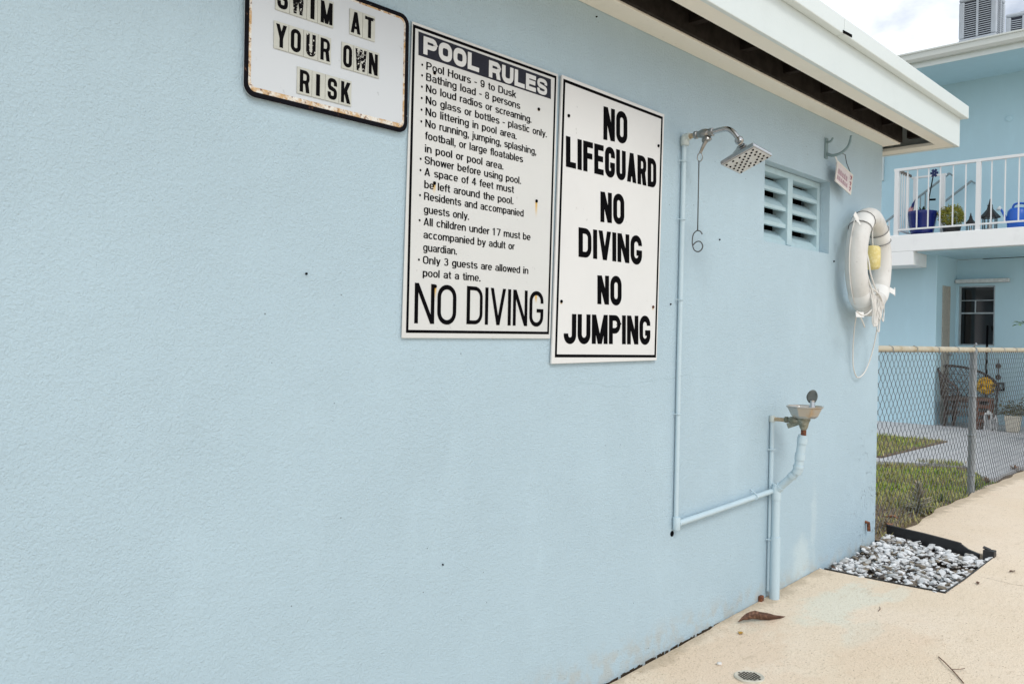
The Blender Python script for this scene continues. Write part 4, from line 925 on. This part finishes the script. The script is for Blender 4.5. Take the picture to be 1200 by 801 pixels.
for i, (x, y, h_, lb, cs) in enumerate(((6.85, .11, .10, 'low weed of thin green leaves between the spiky plant and the fence post', 0), (7.65, .10, .16, 'leafy green weed at the fence foot just past the corner post', 0), (8.05, .115, .09, 'small reddish dry weed at the deck edge beyond the corner post', 1), (9.05, .13, .10, 'brown dried weed at the deck edge farthest along the fence', 1), (5.62, .08, .09, 'dry straw tuft beside the wall corner behind the gravel bed', 2))):
    pw = thing('weed', lb, 'weed', (x, y, .07)); q = MB(); spray(q, (x, y, .07), 34, h_, .005, 15, 85, .25)
    st = ([(0, (.05, .10, .02)), (.6, (.12, .20, .04)), (1, (.24, .26, .08))], [(0, (.16, .09, .05)), (.6, (.25, .15, .08)), (1, (.30, .24, .12))], [(0, (.26, .20, .12)), (.6, (.36, .29, .18)), (1, (.20, .15, .08))])[cs]
    q.build('leaves', leafmat('weed_leaf', st), pw)
    q = MB(); spray(q, (x, y, .06), 7, h_*.9, .0016, 40, 85, .1); q.build('stems', plain('weed_stem', (.20, .19, .09), .8), pw)
for (x, y, rt_, lb) in ((5.50, .02, .4, 'orange-brown fallen leaf on the soil at the wall corner'), (5.75, .10, 1.6, 'pinkish dry leaf on the bare soil near the wall corner'), (9.0, .10, .2, 'rust coloured leaf caught under the far part of the fence')):
    leaf_sheet('fallen_leaf', (x, y), .09, .028, rt_, .6, plain('orange_leaf', (.34, .16, .08), .7), lb, lift=.02 if x < 8 else .03)

# ------------------------------------------------------------------ neighbouring apartment building
nb = thing('apartment_building', 'two storey pale blue apartment building with white balcony slab and gutter', 'building', (13.5, 1, .09))
def yz_wall(mb, X_, y0, y1, z0, z1, holes, depth=.1):
    """face at x=X_ looking towards -x, with holes (y0,y1,z0,z1)"""
    ys = sorted({y0, y1, *[h[0] for h in holes], *[h[1] for h in holes]}); zs = sorted({z0, z1, *[h[2] for h in holes], *[h[3] for h in holes]})
    for a, b in zip(ys, ys[1:]):
        for c, d in zip(zs, zs[1:]):
            if any(h[0] <= a and b <= h[1] and h[2] <= c and d <= h[3] for h in holes): continue
            mb.add([(X_, a, c), (X_, b, c), (X_, b, d), (X_, a, d)], [(3, 2, 1, 0)])
    for a, b, c, d in holes:
        q = X_+depth
        mb.add([(X_, a, c), (X_, b, c), (X_, b, d), (X_, a, d), (q, a, c), (q, b, c), (q, b, d), (q, a, d)], [(0, 1, 5, 4), (1, 2, 6, 5), (2, 3, 7, 6), (3, 0, 4, 7)])
    return mb
lw = MB(); lw.box(13.08, 18, 2.07, 7, -.1, 2.70); lw.build('end_wall', m_nb, nb, bevel=.01)
pw = MB(); yz_wall(pw, 14.0, -6, 2.0695, -.1, 2.56, [(1.536, 2.03, 1.262, 2.165)], .12); pw.build('porch_wall', m_nb, nb)
uw = MB(); yz_wall(uw, 13.7, -6, 7, 2.83, 5.22, [(3.07, 3.6, 3.85, 4.25)], .1); uw.build('upper_wall', m_nb, nb)
bx(13.8, 18, -6, 7, 2.84, 5.2).build('core', m_darkwood, nb)
sl = MB(); sl.slab([(12.5, -6), (13.9, -6), (13.9, 7), (12.5, 7)], 2.585, 2.822); so_ = sl.build('balcony_slab', m_slabw, nb, bevel=.006)
bm_ = MB(); bm_.box(12.502, 13.079, 2.215, 7, 2.39, 2.5845); bm_.build('beam', m_slabw, nb)
cl = MB(); cl.box(12.62, 14.0, -6, 2.2, 2.5705, 2.584); cl.build('porch_ceiling', m_nb, nb)
# window of the porch
f = MB()
for a, b, c, d in ((1.537, 1.56, 1.263, 2.164), (2.006, 2.029, 1.263, 2.164), (1.56, 2.006, 1.263, 1.283), (1.56, 2.006, 2.144, 2.164), (1.56, 2.006, 1.742, 1.764), (1.56, 2.006, 1.94, 1.95), (1.80, 1.815, 1.764, 1.94)): f.box(14.03, 14.07, a, b, c, d)
wn = f.build('window', plain('aluminium_frame', (.40, .45, .47), .4, .4), nb)
tg = MT('window_glass', .06, 0, (.006, .007, .008)); bx(14.05, 14.056, 1.56, 2.006, 1.283, 2.144).build('pane', tg.m, wn)
bx(13.97, 14.02, 1.52, 2.046, 1.236, 1.260).build('sill', m_nb, wn)
bx(13.885, 13.999, 1.337, 2.06, 2.205, 2.262).build('awning_rail', plain('grey_white_metal', (.62, .66, .66), .5), nb, bevel=.01)
dm = bx(13.34, 13.42, 2.058, 2.0695, .1, 2.14); dm.box(13.62, 13.66, 2.05, 2.0695, .1, 2.14); dm.box(13.42, 13.62, 2.061, 2.0695, .1, 2.14)
door = dm.build('door', plain('beige_door', (.42, .40, .35), .5), nb)
MB().lathe([(.012, 0), (.012, .03), (.024, .04), (.02, .06)], (13.60, 2.06, 1.12), 10, (0, -1, 0)).build('door_knob', m_oldchrome, door)
f = MB()
for a, b, c, d in ((3.071, 3.095, 3.851, 4.249), (3.575, 3.599, 3.851, 4.249), (3.095, 3.575, 3.851, 3.871), (3.095, 3.575, 4.229, 4.249)): f.box(13.66, 13.75, a, b, c, d)
wn2 = f.build('window', m_white, nb); bx(13.73, 13.736, 3.09, 3.58, 3.86, 4.24).build('pane', tg.m, wn2)
rf = MB(); rf.box(12.52, 18.4, -6, 7, 5.215, 5.40); rf.build('roof', m_slabw, nb)
sf = MB(); sf.box(12.56, 13.7, -6, 7, 5.2, 5.214); sf.build('soffit', m_nb, nb)
gt = MB(); gt.add([(x, y, z) for y in (-6, 7) for x, z in ((12.519, 5.24), (12.43, 5.24), (12.405, 5.275), (12.40, 5.345), (12.385, 5.352), (12.385, 5.372), (12.41, 5.372), (12.42, 5.36), (12.519, 5.36))],
   [tuple(range(8, -1, -1)), tuple(range(9, 18))]+[(i, (i+1) % 9, (i+1) % 9+9, i+9) for i in range(9)])
gt.build('gutter', painted('grey_white_gutter', (.58, .62, .60), .45, .2), nb)
bx(12.50, 12.519, -6, 7, 5.165, 5.239).build('fascia', m_flash, nb)
MB().lathe([(.05, 0), (.05, .012), (.03, .02)], (13.7, 1.33, 4.55), 14, (-1, 0, 0)).build('wall_box', m_nb, nb)
# railing
m_rl = painted('white_railing', (.70, .72, .73), .45, .2)
tr_ = MB(); tr_.box(12.53, 12.575, -6, 2.51, 3.745, 3.785); tr_.box(13.10, 13.135, 1.98, 2.46, 3.72, 3.75)
rl = tr_.build('railing', m_rl, nb, bevel=.004)
bx(12.576, 13.12, 2.46, 2.50, 3.747, 3.783).build('return_rail', plain('rusted_rail', (.13, .10, .085), .7), rl)
br_ = MB(); br_.box(12.54, 12.565, -6, 2.47, 2.892, 2.915); br_.box(12.566, 13.1, 2.455, 2.48, 2.892, 2.915); br_.build('bottom_rail', m_rl, rl)
def pst(x, y, hw, z0, z1): MB().box(x-hw, x+hw, y-hw, y+hw, z0, z1).build('railing_post', m_rl, rl)
pst(12.552, 2.471, .028, 2.82, 3.744); pst(12.552, 1.406, .028, 2.82, 3.744); pst(12.552, .34, .028, 2.82, 3.744); pst(13.11, 2.40, .026, 2.82, 3.72); pst(13.11, 2.02, .026, 2.82, 3.72)
ys = [2.326, 2.194, 2.045, 1.89, 1.725, 1.566]+[1.25-.162*k for k in range(5)]+[.2-.162*k for k in range(10)]
for y in ys: MB().box(12.545, 12.560, y-.0075, y+.0075, 2.916, 3.744).build('baluster', m_rl, rl)
for k in range(5): x = 12.66+.09*k; MB().box(x-.0075, x+.0075, 2.46, 2.475, 2.916, 3.746).build('baluster', m_rl, rl)
m_hr = plain('grey_handrail', (.27, .33, .35), .5)
for p, q in (((13.55, 2.52, 3.50), (13.55, 2.07, 3.825)), ((13.6, 2.20, 3.375), (13.6, 1.78, 3.685)), ((13.2, 2.95, 3.06), (13.2, 2.70, 3.235))):
    h = MB(); h.tube([p, q], .018, 8); h.tube([q, (q[0]+.1, q[1]-.02, q[2]-.02)], .012, 6)
    h.build('stair_handrail', m_hr, nb, smooth='auto')
for y in (2.47, 2.40): bx(13.54, 13.56, y-.008, y+.008, 2.83, 3.5+(2.52-y)*.72-.02).build('stair_post', m_hr, nb)
for y in (2.87, 2.80): bx(13.19, 13.21, y-.008, y+.008, 2.83, 3.06+(2.95-y)*.7-.02).build('stair_post', m_rl, nb)

# ---- roof-top air conditioners
def condenser(loc, w_, d_, h_, rot, label):
    a = thing('air_conditioner', label, 'air conditioner', loc, 'condenser units on the flat roof'); m_g = plain('grey_enamel', (.36, .40, .44), .4, var=.06)
    L = Vector(loc); cs, sn = math.cos(rot), math.sin(rot); tr2 = lambda x, y, z: (L.x+x*cs-y*sn, L.y+x*sn+y*cs, L.z+z)
    def ob(x0, x1, y0, y1, z0, z1):
        return [tr2(x, y, z) for z in (z0, z1) for x, y in ((x0, y0), (x1, y0), (x1, y1), (x0, y1))], [(3, 2, 1, 0), (4, 5, 6, 7), (0, 1, 5, 4), (1, 2, 6, 5), (2, 3, 7, 6), (3, 0, 4, 7)]
    hw, hd = w_/2, d_/2
    m = MB(); m.add(*ob(-hd+.03, hd-.03, -hw+.03, hw-.03, .05, h_-.06)); m.build('coil_core', plain('dark_coil', (.02, .025, .045), .6), a)
    m = MB(); m.add(*ob(-hd, hd, -hw, hw, 0, .055)); m.build('base_pan', m_g, a, bevel=.02)
    m = MB(); m.add(*ob(-hd-.005, hd+.005, -hw-.005, hw+.005, h_-.06, h_)); 
    m.build('top_cover', m_g, a, bevel=.03)
    m = MB(); c_ = tr2(0, 0, h_); m.lathe([(hw*.8, 0), (hw*.78, .02), (hw*.2, .05)], c_, 20); m.build('fan_guard', m_black, a)
    for x, y in ((-hd+.035, -hw+.035), (hd-.035, -hw+.035), (-hd+.035, hw-.035), (hd-.035, hw-.035)):
        m = MB(); m.add(*ob(x-.035, x+.035, y-.035, y+.035, .055, h_-.06)); m.build('corner_post', m_g, a, bevel=.015)
    m = MB()
    for z in [.07+.03*k for k in range(int((h_-.135)/.03))]:
        for sx in (-1, 1):
            x = sx*(hd-.012); m.add(*ob(x-.006, x+.006, -hw+.07, hw-.07, z, z+.010)); y = sx*(hw-.012); m.add(*ob(-hd+.07, hd-.07, y-.006, y+.006, z, z+.010))
    m.build('louvre_grille', m_g, a)
    m = MB(); m.add(*ob(-hd-.002, -hd+.01, -.014, .014, .055, h_-.06)); m.build('centre_bar', m_g, a)
    m = MB(); m.add(*ob(-.014, .014, -hw-.002, -hw+.01, .055, h_-.06)); m.build('centre_bar', m_g, a)
    return a
condenser((12.98, 1.520, 5.475), .47, .46, .62, R(0), 'large grey condenser unit with louvred sides standing on the roof edge above the gutter')
for dx, dy in ((-.2, .18), (.2, -.18), (-.2, -.18)): pass
pd = bx(12.82, 13.15, 1.33, 1.70, 5.401, 5.474); tag(pd.build('roof_pad', plain('grey_plinth', (.22, .23, .23), .8), bevel=.01), 'grey plinth slab under the large condenser unit on the roof', 'plinth')
condenser((14.40, 1.30, 5.402), .46, .5, .82, R(6), 'smaller grey condenser unit farther back on the roof, right of the large one')
pp = MB(); pp.tube([(13.5, 1.16, 5.40), (13.5, 1.16, 5.62), (13.6, 1.14, 5.66), (14.2, 1.2, 5.66)], .022, 8, smooth=4); pp.tube([(13.3, 1.12, 5.44), (13.9, 1.08, 5.44)], .04, 8)
tag(pp.build('refrigerant_pipe', m_white, smooth=True), 'white insulated pipe running between the two roof condenser units', 'pipe')

# ---- on the balcony
ZB = 2.823; m_blue = plain('cobalt_glaze', (.006, .016, .15), .22, var=.1)
pk = thing('planter_pot', 'round cobalt blue glazed flower pot standing behind the balcony corner balusters', 'flower pot', (12.80, 2.20, ZB))
MB().lathe([(.13, .03), (.15, .04), (.175, .16), (.188, .28), (.196, .30), (.202, .335), (.196, .35), (.17, .345), (.165, .30)], (12.80, 2.20, ZB), 24).build('pot', m_blue, pk, smooth='auto')
MB().lathe([(.14, 0), (.15, .03), (.12, .035)], (12.80, 2.20, ZB), 20).build('saucer', m_blue, pk, smooth='auto')
random.seed(50); q = MB(); spray(q, (12.80, 2.20, ZB+.33), 26, .13, .016, 25, 85, .2); q.build('succulent', leafmat('dark_succulent', [(0, (.025, .05, .035)), (1, (.07, .11, .07))]), pk)
fl_ = thing('small_flag', 'tiny striped red and white flag with blue canton stuck in the blue pot', 'flag', (12.72, 2.30, ZB+.33))
MB().tube([(12.72, 2.31, ZB+.32), (12.72, 2.275, ZB+.53)], .004, 5).build('flag_stick', m_darkwood, fl_)
t = MT('flag_stripes', .8, 0, (.70, .66, .66)); wv = t.n('ShaderNodeTexWave'); wv.bands_direction = 'Z'; wv.inputs['Scale'].default_value = 22; t.l(t.co(), wv.inputs[0]); t.mix(t.ramp(wv.outputs['Fac'], .45, .55), (.50, .035, .05))
MB().add([(12.719, 2.285, ZB+.485), (12.717, 2.36, ZB+.40), (12.715, 2.372, ZB+.33), (12.719, 2.305, ZB+.36)], [(0, 1, 2, 3)]).build('stripes', t.m, fl_)
MB().add([(12.714, 2.272, ZB+.525), (12.712, 2.318, ZB+.46), (12.712, 2.328, ZB+.40), (12.714, 2.29, ZB+.42)], [(0, 1, 2, 3)]).build('canton', plain('flag_blue', (.02, .03, .14), .8), fl_)
wd_ = thing('garden_stake', 'thin dark garden stake with a blue flower ornament rising above the pot', 'ornament', (12.75, 2.09, 3.33))
MB().tube([(12.75, 2.10, ZB+.30), (12.75, 2.098, 3.34), (12.75, 2.045, 3.68)], .008, 6).build('stake', m_black, wd_); MB().tube([(12.75, 2.10, 3.33), (12.75, 2.01, 3.325)], .014, 6).build('foot_bar', m_black, wd_)
q = MB()
for k in range(6):
    a = R(60*k); q.obox((12.74, 2.03+.028*math.cos(a), 3.70+.034*math.sin(a)), (1, 0, 0), (0, math.cos(a), math.sin(a)), (0, -math.sin(a), math.cos(a)), .008, .026, .017)
q.build('flower', plain('deep_blue_plastic', (.008, .018, .10), .4), wd_, bevel=.006)
bu = thing('potted_bush', 'rounded yellow-green bush in a low pot behind the balcony railing', 'potted plant', (12.85, 1.82, ZB))
MB().lathe([(.07, 0), (.10, .01), (.12, .10), (.125, .12), (.11, .12)], (12.85, 1.82, ZB), 18).build('pot', m_blackpl, bu, smooth='auto')
q = MB(); random.seed(51)
for k in range(2600):
    th, ph = random.uniform(0, 6.28), math.acos(random.uniform(-1, 1)); rr = random.uniform(.45, 1)**.5*(1+.12*math.sin(3*th+2*ph))
    c = Vector((12.85+.16*rr*math.sin(ph)*math.cos(th), 1.82+.175*rr*math.sin(ph)*math.sin(th), ZB+.27+.145*rr*math.cos(ph)))
    a, b = Vector((random.gauss(0, 1), random.gauss(0, 1), random.gauss(0, 1))).normalized(), Vector((random.gauss(0, 1), random.gauss(0, 1), random.gauss(0, 1))).normalized()
    s_ = random.uniform(.010, .020); q.add([c-a*s_, c+b*s_*.5, c+a*s_, c-b*s_*.5], [(0, 1, 2, 3)])
q.build('foliage', leafmat('lime_leaf', [(0, (.14, .15, .02)), (.4, (.26, .27, .035)), (.8, (.40, .38, .07)), (1, (.36, .27, .08))]), bu)
q = MB(); q.tube([(12.85, 1.82, ZB+.1), (12.85, 1.83, ZB+.2)], .014, 6); q.tube([(12.85, 1.83, ZB+.18), (12.82, 1.76, ZB+.28)], .008, 6); q.build('stem', m_darkwood, bu)
def lantern(c, s_, label):
    a = thing('lantern', label, 'lantern', c, 'black lanterns on the balcony'); C_ = Vector(c); m_l = plain('black_lantern', (.022, .02, .02), .45, .3)
    MB().lathe([(.10*s_, 0), (.11*s_, .02*s_), (.10*s_, .04*s_)], C_, 6).build('base', m_l, a)
    for k in range(6):
        an = R(60*k); p = C_+Vector((.085*s_*math.cos(an), .085*s_*math.sin(an), 0)); MB().tube([p+Vector((0, 0, .04*s_)), p+Vector((0, 0, .19*s_))], .008*s_, 5).build('upright', m_l, a)
    MB().lathe([(.125*s_, .19*s_), (.128*s_, .205*s_), (.08*s_, .26*s_), (.04*s_, .31*s_), (.03*s_, .35*s_), (.035*s_, .36*s_), (.02*s_, .38*s_), (.006*s_, .45*s_)], C_, 6).build('roof_cap', m_l, a)
    MB().lathe([(.03*s_, .04*s_), (.03*s_, .12*s_), (.02*s_, .125*s_)], C_, 10).build('candle', m_rope, a)
lantern((12.88, 1.585, ZB), .64, 'small black lantern between the yellow-green bush and the tall lantern')
lantern((12.88, 1.345, ZB), 1.02, 'tall black lantern with pagoda top beside the blue watering can')
wc = thing('watering_can', 'bright blue plastic watering can with pale rose spout on the balcony', 'watering can', (12.82, .99, ZB))
m_can = plain('bright_blue_plastic', (.010, .11, .52), .35, var=.06)
MB().lathe([(.12, .02), (.128, .03), (.135, .16), (.125, .25), (.10, .285), (.085, .29), (.07, .26)], (12.82, .99, ZB), 22).build('can_body', m_can, wc, smooth=True)
MB().tube([(12.82, 1.06, ZB+.25), (12.82, 1.04, ZB+.34), (12.82, .97, ZB+.355), (12.82, .90, ZB+.33), (12.82, .87, ZB+.22)], .015, 8, smooth=4).build('handle', m_can, wc, smooth=True)
MB().tube([(12.82, 1.10, ZB+.10), (12.82, 1.16, ZB+.22), (12.82, 1.20, ZB+.30)], [.022, .016, .012], 8).build('spout', m_can, wc, smooth='auto')
MB().lathe([(.012, 0), (.035, .03), (.037, .04), (.02, .048)], (12.82, 1.195, ZB+.29), 14, (0, .7, .5)).build('rose', m_white, wc, smooth='auto')

# ---- on the patio
ZP = .095
wk = thing('wicker_chair', 'dark wicker armchair with curved latticed back standing on the porch', 'chair', (13.3, 1.67, ZP))
m_wk = plain('dark_wicker', (.055, .035, .028), .6, var=.25); m_wk2 = plain('brown_wicker', (.075, .05, .038), .6, var=.25)
cx, cy = 13.32, 1.68
def back(a, u):   # a in degrees round the back, u height 0..1
    top = .86-.30*(abs(a)/115)**2.2; r_ = .335+.05*u
    return Vector((cx+r_*math.cos(R(a+58)), cy+r_*math.sin(R(a+58))*1.06, ZP+.40+(top-.40)*u))
q = MB(); q.tube([back(a, 1) for a in range(-115, 116, 10)], .018, 8, smooth=2)
q.tube([back(115, 1), back(115, .4), (cx-.33, cy+.10, ZP+.02)], .016, 8, smooth=4); q.tube([back(-115, 1), back(-115, .4), (cx+.20, cy-.30, ZP+.02)], .016, 8, smooth=4)
q.build('arm_frame', m_wk, wk, smooth=True)
q = MB()
for a in range(-110, 111, 11):
    for sg_ in (1, -1):
        q.tube([back(max(-115, min(115, a+sg_*u*40-sg_*20)), u) for u in (0, .25, .5, .75, 1)], .0055, 4, cap=False)
for u in (.25, .5, .75): q.tube([back(a, u) for a in range(-115, 116, 10)], .005, 4)
q.build('lattice_back', m_wk2, wk)
q = MB(); q.lathe([(.30, .36), (.325, .375), (.33, .41), (.30, .425)], (cx-.03, cy, ZP), 20); q.build('seat', m_wk2, wk, smooth='auto')
for x, y in ((cx-.24, cy+.25), (cx-.24, cy-.25), (cx+.2, cy+.26), (cx+.2, cy-.26)): MB().tube([(x, y, ZP), (x*.97+cx*.03, y*.97+cy*.03, ZP+.37)], .019, 8).build('leg', m_wk, wk, smooth='auto')
q = MB()
for k in range(28):
    a = R(95+170*k/27); a2 = R(95+170*(k+1)/27)
    q.tube([(cx-.03+.31*math.cos(a), cy+.31*math.sin(a), ZP+.37), (cx-.03+.30*math.cos(a2), cy+.30*math.sin(a2), ZP+.16)], .006, 4, cap=False); q.tube([(cx-.03+.31*math.cos(a2), cy+.31*math.sin(a2), ZP+.37), (cx-.03+.30*math.cos(a), cy+.30*math.sin(a), ZP+.16)], .006, 4, cap=False)
q.build('woven_apron', m_wk2, wk)
bs = thing('garden_broom', 'black pole with a bushy yellow head resting behind the wicker chair arm', 'broom', (13.72, 1.62, ZP))
MB().tube([(13.66, 1.55, .80), (13.93, 1.61, 1.56)], .015, 8).build('pole', m_black, bs)
q = MB(); random.seed(60)
for k in range(160):
    th, ph = random.uniform(0, 6.28), math.acos(random.uniform(-1, 1)); d = Vector((.10*math.sin(ph)*math.cos(th), .125*math.sin(ph)*math.sin(th), .13*math.cos(ph)))
    c = Vector((13.66, 1.545, .70)); q.tube([c+d*.3, c+d*.8, c+d+Vector((0, 0, -.03))], .012, 4)
q.build('yellow_head', plain('yellow_yarn', (.85, .52, .02), .8, var=.08), bs)
MB().tube([(13.66, 1.545, .60), (13.70, 1.55, ZP)], .02, 8).build('lower_pole', m_black, bs)
st = thing('plant_stand', 'rust-brown slatted stool beside the wicker chair under the yellow broom head', 'stool', (13.05, 1.37, ZP))
m_rb = plain('rust_brown_wood', (.13, .05, .025), .65, var=.2)
MB().box(12.93, 13.13, 1.30, 1.48, ZP+.40, ZP+.43).build('stool_top', m_rb, st)
for x in (12.95, 13.11):
    for y in (1.315, 1.465): MB().box(x-.014, x+.014, y-.014, y+.014, ZP, ZP+.40).build('leg', m_rb, st)
q = MB()
for z in (.10, .2, .3): q.box(12.938, 12.952, 1.33, 1.45, ZP+z, ZP+z+.045)
q.build('slats', m_rb, st)
m_lw = plain('aged_white_metal', (.45, .46, .46), .6)
def candlelantern(c, w_, h_, label):
    a = thing('candle_lantern', label, 'lantern', c, 'white candle lanterns on the porch'); x, y, z = c
    MB().box(x-w_, x+w_, y-w_, y+w_, z, z+.02).build('base', m_lw, a); MB().lathe([(w_*1.45, h_-.04), (w_*1.45, h_-.03), (w_*.5, h_), (.01, h_+.02)], c, 4).build('roof_cap', m_lw, a)
    for sx in (-1, 1):
        for sy in (-1, 1): MB().box(x+sx*w_*.85-.008, x+sx*w_*.85+.008, y+sy*w_*.85-.008, y+sy*w_*.85+.008, z+.02, z+h_-.04).build('upright', m_lw, a)
    MB().lathe([(w_*.5, .02), (w_*.5, h_*.55), (w_*.3, h_*.56)], c, 12).build('candle', m_lw, a)
candlelantern((12.9, 1.316, ZP), .045, .26, 'larger white candle lantern on the porch floor before the stool')
candlelantern((12.92, 1.235, ZP), .022, .20, 'narrow white candle lantern right of the larger white lantern')
pb_ = thing('planter_box', 'cream stone planter with dark bushy foliage at the right end of the porch', 'planter', (13.0, 1.02, ZP))
MB().lathe([(.09, 0), (.10, .02), (.125, .20), (.13, .22), (.11, .22)], (12.95, 1.03, ZP), 4).build('planter', plain('cream_stone', (.55, .51, .42), .8), pb_, bevel=.01)
q = MB(); random.seed(70)
for k in range(700):
    c = Vector((random.gauss(13.1, .10), random.gauss(1.0, .13), ZP+.22+abs(random.gauss(0, .085)))); a, b = Vector((random.gauss(0, 1), random.gauss(0, 1), random.gauss(0, 1))).normalized(), Vector((random.gauss(0, 1), random.gauss(0, 1), random.gauss(0, 1))).normalized(); s_ = random.uniform(.015, .03); q.add([c-a*s_, c+b*s_*.5, c+a*s_, c-b*s_*.5], [(0, 1, 2, 3)])
q.build('foliage', leafmat('olive_leaf', [(0, (.03, .04, .015)), (.6, (.08, .085, .035)), (1, (.16, .15, .07))]), pb_)
pq = thing('wall_plaques', 'pair of brown round plaques strung one above the other on the porch wall', 'wall ornament', (13.99, 1.47, .88))
for z in (.965, .80): MB().lathe([(.034, 0), (.038, .01), (.02, .02)], (13.998, 1.47, z), 14, (-1, 0, 0)).build('plaque', m_wk2, pq)
MB().tube([(13.985, 1.47, 1.06), (13.985, 1.47, .75)], .006, 5).build('cord', m_wk, pq)
f = MB()
for a, b, c, d in ((1.385, 1.49, .70, .722), (1.385, 1.49, .60, .622), (1.385, 1.405, .622, .70), (1.47, 1.49, .622, .70)): f.box(13.97, 13.999, a, b, c, d)
tag(f.build('hose_hook', m_black), 'small black square bracket on the porch wall under the brown plaques', 'bracket')
tr_ = thing('potted_tree', 'thin potted tree whose green branch tip reaches in at the right of the porch', 'tree', (12.0, .42, ZP))
MB().lathe([(.13, 0), (.15, .02), (.18, .28), (.19, .30), (.16, .30)], (12.0, .42, ZP), 20).build('pot', m_rb, tr_, smooth='auto')
MB().tube([(12, .42, ZP+.25), (12.0, .44, 1.0), (12, .47, 1.5), (12, .50, 1.9)], [.02, .016, .012, .006], 8, smooth=3).build('trunk', m_darkwood, tr_, smooth=True)
q = MB(); random.seed(80)
q.tube([(12, .47, 1.42), (12, .60, 1.52), (12, .74, 1.575)], .005, 5); lf = MB()
for k in range(70):
    b0 = Vector((12+random.gauss(0, .12), .48+random.gauss(0, .10), random.uniform(1.3, 2.0))); spray(lf, b0, 2, .10, .018, -20, 60, .3)
for k in range(14): spray(lf, (12+random.gauss(0, .02), .62+.012*k, 1.53+.003*k), 1, .085, .013, 0, 50, .3)
q.build('branch', m_darkwood, tr_); lf.build('crown', leafmat('bright_leaf', [(0, (.06, .13, .02)), (.6, (.12, .24, .03)), (1, (.22, .34, .06))]), tr_)
